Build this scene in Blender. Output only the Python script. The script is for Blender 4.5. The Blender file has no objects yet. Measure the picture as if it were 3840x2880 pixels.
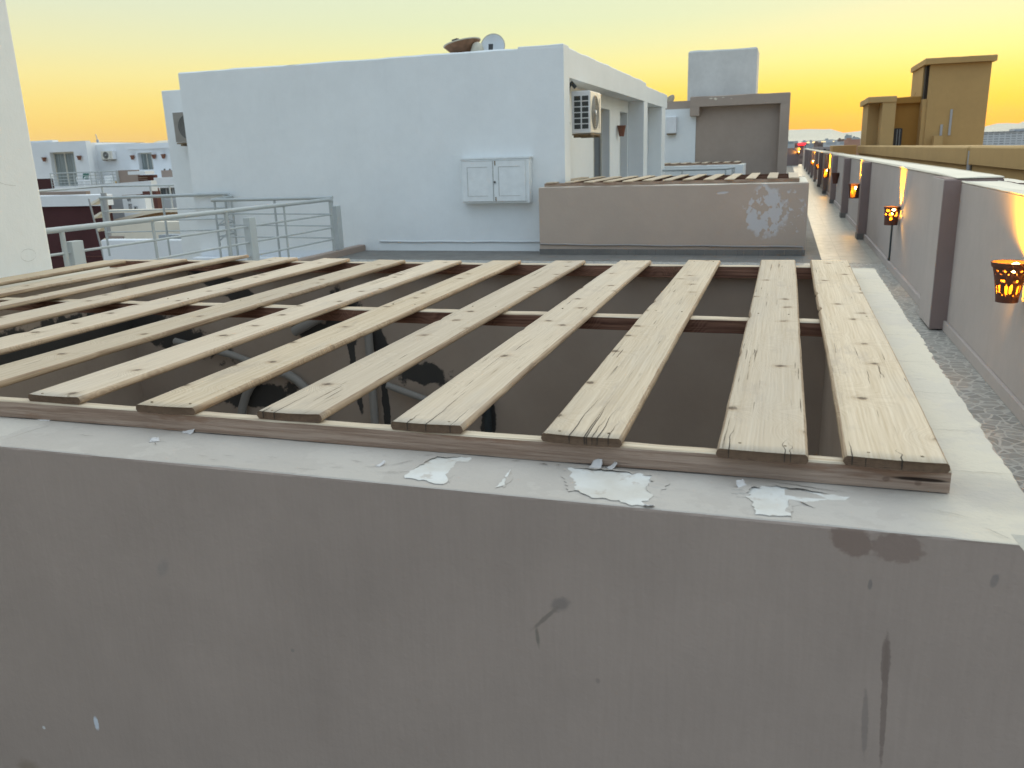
import bpy, bmesh, math, random
from mathutils import Vector, Matrix, noise as mnoise

sc = bpy.context.scene
R = math.radians
rng = random.Random(7)

# ------------------------------------------------------------------ camera
cd = bpy.data.cameras.new("camera"); cam = bpy.data.objects.new("camera", cd)
sc.collection.objects.link(cam); sc.camera = cam
cd.sensor_width = 36.0; cd.lens = 29.39; cd.dof.use_dof = True; cd.dof.focus_distance = 2.6; cd.dof.aperture_fstop = 9.0; cd.clip_start = 0.05; cd.clip_end = 40000
yaw, pitch, roll = R(-17.98176671), R(-15.37311605), R(-1.81238513)
fw = Vector((math.sin(yaw)*math.cos(pitch), math.cos(yaw)*math.cos(pitch), math.sin(pitch)))
r0 = Vector((math.cos(yaw), -math.sin(yaw), 0)); u0 = r0.cross(fw)
rt = r0*math.cos(roll) + u0*math.sin(roll); up = -r0*math.sin(roll) + u0*math.cos(roll)
cam.matrix_world = Matrix(((rt.x, up.x, -fw.x, 0), (rt.y, up.y, -fw.y, 0),
                           (rt.z, up.z, -fw.z, 1.5416), (0, 0, 0, 1)))

# ------------------------------------------------------------------ colour management
sc.view_settings.view_transform = 'Standard'; sc.view_settings.look = 'None'
sc.view_settings.exposure = 0.0; sc.view_settings.gamma = 1.0

# ------------------------------------------------------------------ dusk sky
SUN_AZ = R(11)                      # the sun has just set a little right of the walkway
SD = Vector((math.sin(SUN_AZ), math.cos(SUN_AZ), 0))
w = bpy.data.worlds.new("World"); sc.world = w; w.use_nodes = True
nt = w.node_tree; nt.nodes.clear()
def N(t, **k):
    n = nt.nodes.new(t)
    for a, b in k.items(): setattr(n, a, b)
    return n
def wl(a, b): nt.links.new(a, b)
tc = N('ShaderNodeTexCoord'); sep = N('ShaderNodeSeparateXYZ'); wl(tc.outputs['Generated'], sep.inputs[0])
def ramp(stops):
    n = N('ShaderNodeValToRGB'); e = n.color_ramp.elements
    while len(e) < len(stops): e.new(0.5)
    for el, (p, c) in zip(e, stops): el.position = p; el.color = (*c, 1)
    wl(sep.outputs['Z'], n.inputs['Fac']); return n
west = ramp([(0, (1.08, .46, .02)), (.02, (1.08, .55, .02)), (.037, (1.06, .68, .035)), (.06, (1.03, .82, .13)),
             (.088, (1.0, .93, .34)), (.115, (.90, .92, .49)), (.14, (.82, .90, .57)), (.18, (.80, .89, .64)), (.30, (1.35, 1.37, 1.12)), (.6, (1.45, 1.54, 1.50)), (1, (1.16, 1.38, 1.56))])
side = ramp([(0, (1.08, .66, .20)), (.04, (1.1, .74, .18)), (.065, (1.07, .82, .25)), (.092, (1.02, .88, .37)), (.12, (.92, .88, .49)),
             (.157, (.82, .86, .61)), (.20, (.80, .86, .67)), (.34, (1.42, 1.44, 1.28)), (.6, (1.45, 1.55, 1.54)), (1, (1.16, 1.38, 1.56))])
east = ramp([(0, (.32, .42, .54)), (.08, (.32, .43, .56)), (.2, (.35, .48, .64)), (.45, (.58, .78, 1.0)), (1, (1.16, 1.38, 1.56))])
dot = N('ShaderNodeVectorMath', operation='DOT_PRODUCT'); wl(tc.outputs['Generated'], dot.inputs[0]); dot.inputs[1].default_value = SD
m1 = N('ShaderNodeMapRange', interpolation_type='SMOOTHSTEP'); wl(dot.outputs['Value'], m1.inputs[0]); m1.inputs[1].default_value = .50; m1.inputs[2].default_value = .97
m2 = N('ShaderNodeMapRange', interpolation_type='SMOOTHSTEP'); wl(dot.outputs['Value'], m2.inputs[0]); m2.inputs[1].default_value = -.75; m2.inputs[2].default_value = .50
x1 = N('ShaderNodeMixRGB'); wl(m2.outputs[0], x1.inputs[0]); wl(east.outputs[0], x1.inputs[1]); wl(side.outputs[0], x1.inputs[2])
x2 = N('ShaderNodeMixRGB'); wl(m1.outputs[0], x2.inputs[0]); wl(x1.outputs[0], x2.inputs[1]); wl(west.outputs[0], x2.inputs[2])
bg1 = N('ShaderNodeBackground'); wl(x2.outputs[0], bg1.inputs[0]); bg1.inputs[1].default_value = 0.95
sky = N('ShaderNodeTexSky', sky_type='NISHITA'); sky.sun_disc = False
sky.sun_elevation = R(1.5); sky.sun_rotation = SUN_AZ; sky.air_density = 1.0; sky.dust_density = 1.0
bg2 = N('ShaderNodeBackground'); wl(sky.outputs[0], bg2.inputs[0]); bg2.inputs[1].default_value = 0.02
ad = N('ShaderNodeAddShader'); wl(bg1.outputs[0], ad.inputs[0]); wl(bg2.outputs[0], ad.inputs[1])
wo = N('ShaderNodeOutputWorld'); wl(ad.outputs[0], wo.inputs[0])

# last glow of the sun: one weak, broad, warm sun lamp low over the walkway
sl = bpy.data.lights.new("sun", 'SUN'); sl.energy = 1.1; sl.angle = R(25); sl.color = (1, .78, .5)
so = bpy.data.objects.new("sun", sl); sc.collection.objects.link(so)
sdv = Vector((SD.x*math.cos(R(6)), SD.y*math.cos(R(6)), math.sin(R(6))))
so.rotation_euler = sdv.to_track_quat('Z', 'Y').to_euler(); so.location = (20, 60, 30)

# ------------------------------------------------------------------ material helpers
def lin(c): return tuple(((v/255)/12.92 if v/255 <= .04045 else (((v/255)+.055)/1.055)**2.4) for v in c)
class G:
    """small node-graph helper"""
    def __init__(s, name):
        s.m = bpy.data.materials.new(name); s.m.use_nodes = True
        s.t = s.m.node_tree; s.t.nodes.clear()
        s.out = s.n('ShaderNodeOutputMaterial'); s.p = s.n('ShaderNodeBsdfPrincipled')
        s.l(s.p.outputs[0], s.out.inputs[0])
    def n(s, t, **k):
        n = s.t.nodes.new(t)
        for a, b in k.items(): setattr(n, a, b)
        return n
    def l(s, a, b): s.t.links.new(a, b)
    def set(s, sock, v):
        if hasattr(v, 'links') or isinstance(v, bpy.types.NodeSocket): s.l(v, sock)
        elif isinstance(v, tuple) and len(v) == 3 and sock.type == 'RGBA': sock.default_value = (*v, 1)
        else: sock.default_value = v
    def math(s, op, a, b=0.0, c=None, clamp=False):
        n = s.n('ShaderNodeMath', operation=op, use_clamp=clamp); s.set(n.inputs[0], a); s.set(n.inputs[1], b)
        if c is not None: s.set(n.inputs[2], c)
        return n.outputs[0]
    def vmath(s, op, a, b): 
        n = s.n('ShaderNodeVectorMath', operation=op); s.set(n.inputs[0], a); s.set(n.inputs[1], b); return n.outputs[0]
    def mix(s, f, a, b, blend='MIX'):
        n = s.n('ShaderNodeMixRGB', blend_type=blend); s.set(n.inputs[0], f); s.set(n.inputs[1], a); s.set(n.inputs[2], b); return n.outputs[0]
    def pos(s): return s.n('ShaderNodeNewGeometry').outputs['Position']
    def obj(s): return s.n('ShaderNodeTexCoord').outputs['Object']
    def noise(s, v, scale, detail=4, rough=.55, dist=0.0):
        n = s.n('ShaderNodeTexNoise'); s.l(v, n.inputs['Vector']); n.inputs['Scale'].default_value = scale
        n.inputs['Detail'].default_value = detail; n.inputs['Roughness'].default_value = rough; n.inputs['Distortion'].default_value = dist
        return n.outputs[0]
    def scale(s, v, k): return s.vmath('MULTIPLY', v, k)
    def rng(s, v, a, b, c=0.0, d=1.0, smooth=True):
        n = s.n('ShaderNodeMapRange', interpolation_type='SMOOTHSTEP' if smooth else 'LINEAR')
        s.set(n.inputs[0], v); n.inputs[1].default_value = a; n.inputs[2].default_value = b; n.inputs[3].default_value = c; n.inputs[4].default_value = d
        return n.outputs[0]
    def bump(s, h, strength, dist=.01, nrm=None):
        n = s.n('ShaderNodeBump'); s.set(n.inputs['Height'], h); n.inputs['Strength'].default_value = strength; n.inputs['Distance'].default_value = dist
        if nrm is not None: s.l(nrm, n.inputs['Normal'])
        return n.outputs[0]
    def fin(s, col, rough=.8, nrm=None, metal=0.0, spec=None):
        s.set(s.p.inputs['Base Color'], col); s.set(s.p.inputs['Roughness'], rough); s.p.inputs['Metallic'].default_value = metal
        if nrm is not None: s.l(nrm, s.p.inputs['Normal'])
        if spec is not None: s.p.inputs['Specular IOR Level'].default_value = spec
        return s.m
    def spot(s, P, c, rad, ax=(0, 2), warp=None, soft=.25, tilt=0.0):
        """mask of one stain: ellipse at c (two of the axes) with a ragged rim"""
        sp = s.n('ShaderNodeSeparateXYZ'); s.l(P, sp.inputs[0])
        a = s.math('SUBTRACT', sp.outputs[ax[0]], c[0]); b = s.math('SUBTRACT', sp.outputs[ax[1]], c[1])
        if tilt:
            ca, sa = math.cos(tilt), math.sin(tilt)
            a, b = s.math('ADD', s.math('MULTIPLY', a, ca), s.math('MULTIPLY', b, sa)), s.math('SUBTRACT', s.math('MULTIPLY', b, ca), s.math('MULTIPLY', a, sa))
        a = s.math('DIVIDE', a, rad[0]); b = s.math('DIVIDE', b, rad[1])
        d = s.math('SQRT', s.math('ADD', s.math('MULTIPLY', a, a), s.math('MULTIPLY', b, b)))
        if warp is not None: d = s.math('ADD', d, warp)
        return s.rng(d, 1-soft, 1+soft, 1, 0)

def plaster(name, col, var=.06, bump=.25, rough=.85, stains=None, scale=1.0):
    """painted render: broad mottling, faint dirt runs, trowel relief; stains = [(mask builder args, colour, amount)]"""
    g = G(name); P = g.pos()
    n1 = g.noise(P, .9*scale, 5, .6); n2 = g.noise(P, 7*scale, 4); n3 = g.noise(P, 130*scale, 2)
    runs = g.noise(g.scale(P, (5.0, 5.0, .45)), 1.6, 4, .6)
    k = g.math('ADD', g.rng(n1, .3, .7, 1-var, 1+var, False), g.rng(n2, .3, .7, -var*.4, var*.4, False))
    k = g.math('ADD', k, g.rng(runs, .55, .8, 0, -var*.7)); k = g.math('ADD', k, g.rng(g.noise(g.scale(P, (150, 150, 9)), 1.0, 3, .6), .3, .7, -var*.35, var*.35, False))
    c = g.mix(1.0, col, g.n('ShaderNodeCombineColor').outputs[0], 'MULTIPLY')
    cc = c.node; comb = [n for n in g.t.nodes if n.bl_idname == 'ShaderNodeCombineColor'][-1]
    for i in range(3): g.l(k, comb.inputs[i])
    if stains:
        wv = g.math('MULTIPLY', g.math('SUBTRACT', g.noise(P, 95, 4), .5), .8)
        for (cxy, rad, ax, tilt, soft, sc_, amt) in stains:
            mk = g.spot(P, cxy, rad, ax, wv, soft, tilt); c = g.mix(g.math('MULTIPLY', mk, amt), c, sc_)
    h = g.math('ADD', g.math('MULTIPLY', n3, .35), g.math('MULTIPLY', g.noise(P, 22*scale, 3), 1.0))
    return g.fin(c, rough, g.bump(h, bump, .006), spec=.3)

def flat(name, col, rough=.6, metal=0.0, var=.05, sc_=6.0, bump=0.0):
    g = G(name); P = g.pos(); n = g.noise(P, sc_, 4)
    k = g.rng(n, .3, .7, 1-var, 1+var, False)
    comb = g.n('ShaderNodeCombineColor')
    for i in range(3): g.l(k, comb.inputs[i])
    c = g.mix(1.0, col, comb.outputs[0], 'MULTIPLY')
    return g.fin(c, rough, g.bump(g.noise(P, 60, 3), bump, .004) if bump else None, metal)

def emit(name, col, s):
    g = G(name); g.p.inputs['Base Color'].default_value = (*col, 1)
    g.p.inputs['Emission Color'].default_value = (*col, 1); g.p.inputs['Emission Strength'].default_value = s
    return g.m

def wood(name, light, dark, knots=1.0, cracks=1.0, grey=.25, along_x=False):
    """weathered board: fine growth lines along Y, ring figure round knots, checks, greyed patches"""
    g = G(name); tcn = g.n('ShaderNodeTexCoord'); oi = g.n('ShaderNodeObjectInfo')
    off = g.n('ShaderNodeCombineXYZ'); r = oi.outputs['Random']
    g.l(g.math('MULTIPLY', r, 3.7), off.inputs[0]); g.l(g.math('MULTIPLY', r, 23.0), off.inputs[1]); g.l(g.math('MULTIPLY', r, 9.0), off.inputs[2])
    src = tcn.outputs['Object']
    if along_x:
        s0 = g.n('ShaderNodeSeparateXYZ'); g.l(src, s0.inputs[0]); c0_ = g.n('ShaderNodeCombineXYZ')
        g.l(s0.outputs[1], c0_.inputs[0]); g.l(s0.outputs[0], c0_.inputs[1]); g.l(s0.outputs[2], c0_.inputs[2]); src = c0_.outputs[0]
    P = g.vmath('ADD', src, off.outputs[0])
    sp = g.n('ShaderNodeSeparateXYZ'); g.l(P, sp.inputs[0])
    v = g.n('ShaderNodeTexVoronoi', voronoi_dimensions='2D'); v.inputs['Scale'].default_value = 1.0; v.inputs['Randomness'].default_value = 1.0
    g.l(g.scale(P, (5.6, 6.2, 1)), v.inputs['Vector']); kd = v.outputs['Distance']
    warp = g.noise(g.scale(P, (9, 1.1, 9)), 1.0, 3)
    kn = g.rng(kd, 0.0, .42, .05, 0)
    ph = g.math('ADD', g.math('ADD', sp.outputs[0], g.math('MULTIPLY', warp, .07)), g.math('ADD', kn, g.math('MULTIPLY', sp.outputs[2], .6)))
    ring = g.math('SINE', g.math('MULTIPLY', ph, 760.0)); ring2 = g.math('SINE', g.math('MULTIPLY', ph, 290.0))
    fine = g.noise(g.scale(P, (190, 3.2, 190)), 1.0, 4, .65); mid = g.noise(g.scale(P, (46, 1.5, 46)), 1.0, 4, .6)
    f = g.math('ADD', g.math('MULTIPLY', ring, .10), g.math('MULTIPLY', ring2, .05))
    f = g.math('ADD', f, g.math('ADD', g.math('MULTIPLY', fine, 1.35), g.math('MULTIPLY', mid, .95)))
    c = g.mix(g.rng(f, .82, 1.50, 0, 1, False), light, dark)
    c = g.mix(g.math('MULTIPLY', g.rng(g.noise(g.scale(P, (7, 1.3, 7)), 1.0, 5, .65), .46, .66), grey), c, (.50, .45, .385))
    c = g.mix(g.math('MULTIPLY', g.rng(g.noise(g.scale(P, (11, 3.4, 11)), 1.0, 5, .7), .54, .70), grey*2.2), c, (.40, .32, .245))
    # per-board tone
    c = g.mix(g.math('MULTIPLY', g.math('FRACT', g.math('MULTIPLY', r, 7.3)), .38*min(1, grey*4)), c, (.545, .475, .405))
    tone = g.rng(r, 0, 1, .86, 1.06, False); comb = g.n('ShaderNodeCombineColor')
    for i in range(3): g.l(tone, comb.inputs[i])
    c = g.mix(1.0, c, comb.outputs[0], 'MULTIPLY')
    # knots: dark broken eyes, a ragged halo
    wk = g.math('MULTIPLY', g.math('SUBTRACT', g.noise(g.scale(P, (60, 40, 1)), 1.0, 3), .5), .16)
    kr = g.math('ADD', kd, wk)
    sel = g.rng(g.n('ShaderNodeSeparateColor').outputs[0], .25, .3)
    sepc = [n for n in g.t.nodes if n.bl_idname == 'ShaderNodeSeparateColor'][-1]; g.l(v.outputs['Color'], sepc.inputs[0])
    kh = g.math('MULTIPLY', g.rng(kr, .03, .19, 1, 0), sel); kc = g.math('MULTIPLY', g.rng(kr, .01, .085, 1, 0), sel)
    c = g.mix(g.math('MULTIPLY', kh, .30*knots), c, lin((150, 122, 92))); c = g.mix(g.math('MULTIPLY', kc, .8*knots), c, lin((78, 62, 50)))
    # drying checks
    ck = g.noise(g.scale(P, (170, 4.5, 1)), 1.0, 3, .55); area = g.rng(g.noise(g.scale(P, (14, 1.6, 1)), 1.0, 2), .45, .6)
    ckm = g.math('MULTIPLY', g.rng(ck, .655, .70), area)
    c = g.mix(g.math('MULTIPLY', ckm, .75*cracks), c, lin((74, 58, 46)))
    h = g.math('ADD', g.math('MULTIPLY', f, .5), g.math('ADD', g.math('MULTIPLY', ckm, -1.2*cracks), g.math('MULTIPLY', kc, -.9)))
    return g.fin(c, .8, g.bump(h, .8, .0035), spec=.2)

def endgrain(name, col):
    g = G(name); P = g.obj(); sp = g.n('ShaderNodeSeparateXYZ'); g.l(P, sp.inputs[0])
    d = g.math('SINE', g.math('MULTIPLY', g.math('ADD', sp.outputs[2], g.math('MULTIPLY', g.noise(g.scale(P, (20, 1, 20)), 1.0, 2), .03)), 2400))
    n = g.noise(P, 90, 4)
    c = g.mix(g.math('ADD', g.math('MULTIPLY', d, .2), n), col, tuple(v*.4 for v in col))
    return g.fin(c, .9, g.bump(n, .6, .003))

# ------------------------------------------------------------------ palette
TAUPE = (.330, .262, .222); WHITE = (.765, .785, .78)
M = {}
BR = lin((74, 62, 54))
M['front_paint'] = plaster('taupe_render_stained', TAUPE, .075, .2, stains=[
    ((.118, .997), (.030, .022), (0, 2), -.5, .14, (.22, .155, .125), .8), ((.178, .992), (.034, .022), (0, 2), 0, .14, (.235, .17, .14), .75),
    ((.181, .745), (.0043, .105), (0, 2), .04, .18, (.20, .15, .125), .8), ((.178, .81), (.0062, .04), (0, 2), .04, .2, (.20, .15, .125), .8),
    ((.158, .70), (.0045, .055), (0, 2), .05, .25, (.24, .195, .17), .75), ((.1475, .931), (.003, .008), (0, 2), 0, .3, (.19, .165, .15), .7),
    ((.303, .958), (.005, .010), (0, 2), -.2, .3, (.20, .175, .16), .6), ((-.312, .832), (.016, .011), (0, 2), .6, .4, (.21, .175, .155), .8),
    ((-.336, .805), (.0035, .032), (0, 2), -.75, .4, (.22, .18, .15), .9), ((-.352, .765), (.003, .018), (0, 2), .1, .4, (.2, .17, .14), .9),
    ((-1.339, .398), (.006, .016), (0, 2), 0, .3, (.62, .66, .72), .8), ((-1.491, .356), (.004, .004), (0, 2), 0, .3, (.6, .6, .6), .8),
    ((-1.10, .795), (.010, .020), (0, 2), -.6, .6, (.24, .21, .19), .5), ((-1.56, .235), (.03, .02), (0, 2), 0, .6, (.2, .15, .1), .5),
    ((-.83, .66), (.004, .004), (0, 2), 0, .4, (.2, .18, .16), .6), ((-.25, .70), (.004, .005), (0, 2), 0, .4, (.22, .18, .16), .6)])
M['taupe_warm'] = plaster('warm_taupe_render', (.375, .30, .245), .06, .2)
M['taupe'] = plaster('taupe_render', TAUPE, .06, .2)
M['mauve'] = plaster('mauve_render', (.25, .19, .175), .06, .2)
M['corridor_paint'] = plaster('grey_mauve_render', (.43, .375, .345), .06, .2)
M['white'] = plaster('white_render', WHITE, .035, .25)
M['white_far'] = plaster('white_render_far', (.74, .76, .775), .03, .1)
M['roof_block'] = plaster('greyed_white_render', (.60, .60, .575), .10, .2)
M['tan'] = plaster('tan_render', (.45, .295, .125), .06, .2)
M['tan_light'] = plaster('pale_tan_render', (.47, .32, .145), .05, .2)
M['ochre'] = plaster('ochre_render', (.38, .20, .05), .06, .2)
M['maroon'] = plaster('maroon_render', (.062, .022, .024), .10, .15)
M['brick_red'] = plaster('red_brown_render', (.13, .055, .045), .10, .15)
M['cream'] = plaster('cream_render', (.72, .66, .55), .06, .2)
M['grey_render'] = plaster('grey_render', (.36, .38, .40), .05, .1)
M['blue_white'] = plaster('pale_wall_paint', (.72, .74, .76), .03, .15)
BOX2 = (.455, .362, .292)
# scuffed plaster on the second box: ragged grey-white flaking inside one area
def scuffed():
    g = G('taupe_render_flaked'); P = g.pos()
    n1 = g.noise(P, .9, 5, .6); c = g.mix(g.rng(n1, .3, .7), tuple(v*.95 for v in BOX2), tuple(v*1.05 for v in BOX2))
    wv = g.math('MULTIPLY', g.math('SUBTRACT', g.noise(P, 6, 3), .5), 1.2)
    a = g.spot(P, (-.25, .62), (.30, .36), (0, 2), wv, .15); fl = g.rng(g.noise(g.scale(P, (1, 1, .75)), 8.5, 4, .55), .46, .475)
    b = g.math('MULTIPLY', g.spot(P, (.1, .62), (.2, .33), (0, 2), wv, .2), g.rng(g.noise(P, 16, 2), .62, .64))
    d = g.spot(P, (-.84, .905), (.075, .016), (0, 2), wv, .2, .1)
    mk = g.math('MAXIMUM', g.math('MAXIMUM', g.math('MULTIPLY', a, fl), b), d)
    c = g.mix(mk, c, lin((196, 192, 190)))
    return g.fin(c, .85, g.bump(g.math('SUBTRACT', g.noise(P, 22, 3), mk), .3, .008), spec=.3)
M['box2'] = scuffed()
# coping of the near box: dusty taupe in front, worn to chalky cream along the right-hand side
def coping():
    g = G('worn_coping'); P = g.pos(); sp = g.n('ShaderNodeSeparateXYZ'); g.l(P, sp.inputs[0])
    wn = g.noise(P, 9, 5, .6); k = g.rng(g.math('ADD', sp.outputs[0], g.math('MULTIPLY', wn, .16)), .24, .40)
    k = g.math('MAXIMUM', k, g.rng(sp.outputs[1], 1.42, 1.5))
    c = g.mix(k, (.435, .39, .345), (.58, .52, .42))
    c = g.mix(g.math('MULTIPLY', g.rng(g.noise(P, 5.5, 6, .6), .50, .515), .30), c, (.52, .475, .42))
    c = g.mix(g.math('MULTIPLY', g.rng(g.noise(P, 4.5, 5, .65), .5, .62), .35), c, (.47, .425, .38))
    c = g.mix(g.math('MULTIPLY', g.rng(g.noise(g.scale(P, (1, 2, 1)), 26, 4), .6, .72), .25), c, (.36, .32, .29))
    bl = g.spot(P, (.335, 1.36), (.07, .07), (0, 1), g.math('MULTIPLY', g.math('SUBTRACT', wn, .5), 1.2), .35); c = g.mix(g.math('MULTIPLY', bl, .45), c, (.34, .31, .28))
    h = g.math('ADD', g.noise(P, 24, 4), g.math('MULTIPLY', g.noise(P, 150, 2), .4))
    return g.fin(c, .8, g.bump(h, .4, .006), spec=.3)
M['coping'] = coping()
M['cap_white'] = plaster('chalky_white_coping', (.74, .68, .56), .07, .3)
def bare():
    g = G('bare_white_plaster'); P = g.pos(); n = g.noise(P, 38, 5, .65); n2 = g.noise(P, 11, 3)
    c = g.mix(g.rng(n2, .35, .7), (.66, .645, .61), (.56, .52, .46)); c = g.mix(g.math('MULTIPLY', g.rng(n, .56, .68), .5), c, (.40, .32, .25))
    return g.fin(c, .9, g.bump(n, .5, .004), spec=.2)
M['bare'] = bare()
M['coping_pale'] = plaster('paler_worn_coping', (.50, .455, .40), .06, .3)
M['flake'] = plaster('curled_paint', (.60, .57, .55), .05, .2)
M['flake_taupe'] = plaster('curled_taupe_paint', (.43, .40, .385), .05, .2)
M['crack'] = flat('crack_shadow', (.10, .08, .065), .9)
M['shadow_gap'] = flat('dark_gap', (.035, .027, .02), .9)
# inside of the near box: taupe with brush-daubed bitumen
def tar():
    g = G('shaft_render_with_bitumen'); P = g.pos()
    c = g.mix(g.rng(g.noise(P, 1.4, 5, .6), .3, .7), (.41, .325, .26), (.49, .395, .32))
    wv = g.math('MULTIPLY', g.math('SUBTRACT', g.noise(P, 14, 4, .6), .5), 1.7)
    mk = None
    for cxy, rad, tl in [((-2.72, .90), (.42, .05), -.45), ((-2.30, .72), (.2, .06), -.3), ((-2.1, .77), (.10, .13), .5), ((-1.9, .66), (.05, .2), .5), ((-1.66, .50), (.15, .055), -.1),
                         ((-2.62, .33), (.24, .06), .2), ((-1.33, .27), (.035, .2), 0), ((-3.3, .70), (.5, .09), -.3), ((-1.88, .28), (.02, .3), .05), ((-2.05, .55), (.02, .3), .1), ((-2.45, .1), (.3, .1), 0)]:
        m_ = g.spot(P, cxy, rad, (0, 2), wv, .12, tl); mk = m_ if mk is None else g.math('MAXIMUM', mk, m_)
    c = g.mix(g.math('MULTIPLY', mk, .92), c, (.035, .038, .04))
    return g.fin(c, g.mix(mk, (.85,)*3, (.5,)*3), g.bump(g.noise(P, 25, 3), .25, .006), spec=.3)
M['shaft'] = tar()
M['slat'] = wood('weathered_pine', (.66, .54, .395), (.50, .385, .255))
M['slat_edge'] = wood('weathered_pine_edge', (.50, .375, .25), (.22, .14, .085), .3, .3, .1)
M['slat_end'] = endgrain('sawn_end_grain', (.185, .115, .07))
M['beam_dark'] = wood('dark_stained_pine', (.28, .145, .095), (.10, .045, .03), .5, .4, 0, True)
def painted_beam():
    g = G('taupe_painted_timber'); P = g.pos()
    gr = g.noise(g.scale(P, (3.0, 120, 120)), 1.0, 5, .7); b = g.noise(g.scale(P, (4, 12, 26)), 1.0, 5, .65)
    c = g.mix(g.rng(gr, .38, .62), (.415, .31, .24), (.27, .185, .135))
    c = g.mix(g.math('MULTIPLY', g.rng(b, .54, .64), .8), c, (.27, .165, .11))
    ck = g.rng(g.noise(g.scale(P, (3.2, 90, 70)), 1.0, 3), .68, .71); c = g.mix(g.math('MULTIPLY', ck, .8), c, (.07, .045, .035))
    sp_ = g.spot(P, (.222, 1.038), (.036, .0028), (0, 2), g.math('MULTIPLY', g.math('SUBTRACT', gr, .5), 2.6), .3); c = g.mix(sp_, c, (.035, .022, .016))
    for kx, kz in ((.176, 1.034), (.222, 1.031)): c = g.mix(g.math('MULTIPLY', g.spot(P, (kx, kz), (.005, .004), (0, 2), g.math('SUBTRACT', gr, .5), .4), .5), c, (.12, .07, .05))
    return g.fin(c, .8, g.bump(g.math('SUBTRACT', gr, ck), .9, .004), spec=.25)
M['beam_paint'] = painted_beam()
# floors
def mosaic():
    g = G('crazy_stone_tiles'); P = g.pos(); P2 = g.scale(P, (1, 1, 0))
    wz = g.vmath('ADD', P2, g.scale(g.noise(P2, 7, 2).node.outputs['Color'], (.05, .05, 0)))
    v = g.n('ShaderNodeTexVoronoi', feature='DISTANCE_TO_EDGE'); v.inputs['Scale'].default_value = 13; g.l(wz, v.inputs['Vector'])
    v2 = g.n('ShaderNodeTexVoronoi'); v2.inputs['Scale'].default_value = 13; g.l(wz, v2.inputs['Vector'])
    sc3 = g.n('ShaderNodeSeparateColor'); g.l(v2.outputs['Color'], sc3.inputs[0])
    st = g.mix(sc3.outputs[0], (.22, .21, .19), (.36, .345, .315)); st = g.mix(g.rng(g.noise(P2, 40, 3), .4, .7), st, (.26, .245, .22))
    gr = g.rng(v.outputs['Distance'], .04, .09); c = g.mix(gr, (.44, .42, .38), st)
    return g.fin(c, .5, g.bump(gr, .35, .004))
M['mosaic'] = mosaic()
def tiles(name, col, size, rough, joint=(.2, .19, .17)):
    g = G(name); P = g.pos()
    b = g.n('ShaderNodeTexBrick', offset=0.0); g.l(P, b.inputs['Vector']); b.inputs['Scale'].default_value = 1.0
    b.inputs['Brick Width'].default_value = size; b.inputs['Row Height'].default_value = size; b.inputs['Mortar Size'].default_value = .004; b.inputs['Mortar Smooth'].default_value = .2
    b.inputs['Color1'].default_value = (*col, 1); b.inputs['Color2'].default_value = (*[v*.93 for v in col], 1); b.inputs['Mortar'].default_value = (*joint, 1)
    c = g.mix(g.rng(g.noise(P, 3, 5, .65), .4, .7), b.outputs[0], tuple(v*.78 for v in col))
    r = g.rng(g.noise(P, 9, 4), .3, .7, rough-.08, rough+.1, False)
    return g.fin(c, r, g.bump(g.noise(P, 26, 3), .12, .004))
M['walk_tiles'] = tiles('corridor_floor_tiles', (.37, .345, .295), .40, .44)
M['terrace_tiles'] = tiles('terrace_stone_tiles', (.175, .165, .15), .30, .75, (.115, .11, .10))
M['sand'] = plaster('desert_sand', (.38, .31, .22), .15, .1, scale=.02)
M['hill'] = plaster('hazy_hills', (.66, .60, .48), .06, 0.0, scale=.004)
M['rail'] = flat('grey_rail_paint', (.41, .44, .44), .42, 0, .06)
M['rail_box'] = flat('pale_grey_post_paint', (.46, .49, .49), .5, 0, .05)
M['ac_white'] = flat('cream_appliance_paint', (.66, .63, .55), .45, 0, .06)
M['ac_dim'] = flat('shaded_brown_grey_panel', (.27, .25, .22), .6, 0, .1)  # shade on the half-hidden unit, painted into its panel colour
M['ac_side'] = flat('white_appliance_paint', (.70, .71, .72), .45, 0, .05)
M['ac_dark'] = flat('dark_fan_grille', (.075, .075, .07), .55, 0, .2, 30)
M['ac_fins'] = flat('condenser_fins', (.05, .055, .055), .5, .3, .25, 60)
M['ac_grey'] = flat('grey_fan_guard', (.24, .235, .215), .5, 0, .1, 30)
M['rust'] = flat('rusty_bracket', (.20, .15, .09), .8, 0, .3, 25)
M['cab'] = flat('white_painted_wood', (.74, .765, .76), .55, 0, .05, 9, .1)
M['groove'] = flat('shadow_joint', (.42, .42, .40), .9)
M['dish_white'] = flat('dish_white', (.60, .63, .65), .4, 0, .06)
M['dish_rust'] = flat('dish_rusty_back', (.22, .12, .07), .8, 0, .35, 7)
M['dish_rim'] = flat('dish_beige_rim', (.50, .47, .38), .6, 0, .15)
M['clay'] = flat('terracotta', (.10, .036, .022), .85, 0, .15, 25, .3)
M['clay_dull'] = flat('terracotta_dull', (.19, .08, .05), .85, 0, .15, 25)
M['bulb'] = emit('lit_bulb', (1.0, .70, .25), 30)
M['black'] = flat('black_plastic', (.03, .03, .032), .5)
M['cable'] = flat('grey_cable', (.30, .28, .265), .7)
M['cable_white'] = flat('white_cable', (.62, .64, .65), .6)
M['pipe'] = flat('pale_pvc_pipe', (.33, .31, .285), .6)
M['pipe_dark'] = flat('black_pipe_lagging', (.035, .045, .048), .7)
M['metal'] = flat('galvanised_metal', (.42, .43, .45), .45, .6)
def glass(name, col, rough=.08):
    g = G(name); P = g.pos(); n = g.noise(g.scale(P, (14, 14, .5)), 1.0, 3)
    c = g.mix(g.rng(n, .35, .65), col, tuple(v*.55 for v in col)); return g.fin(c, rough)
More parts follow.
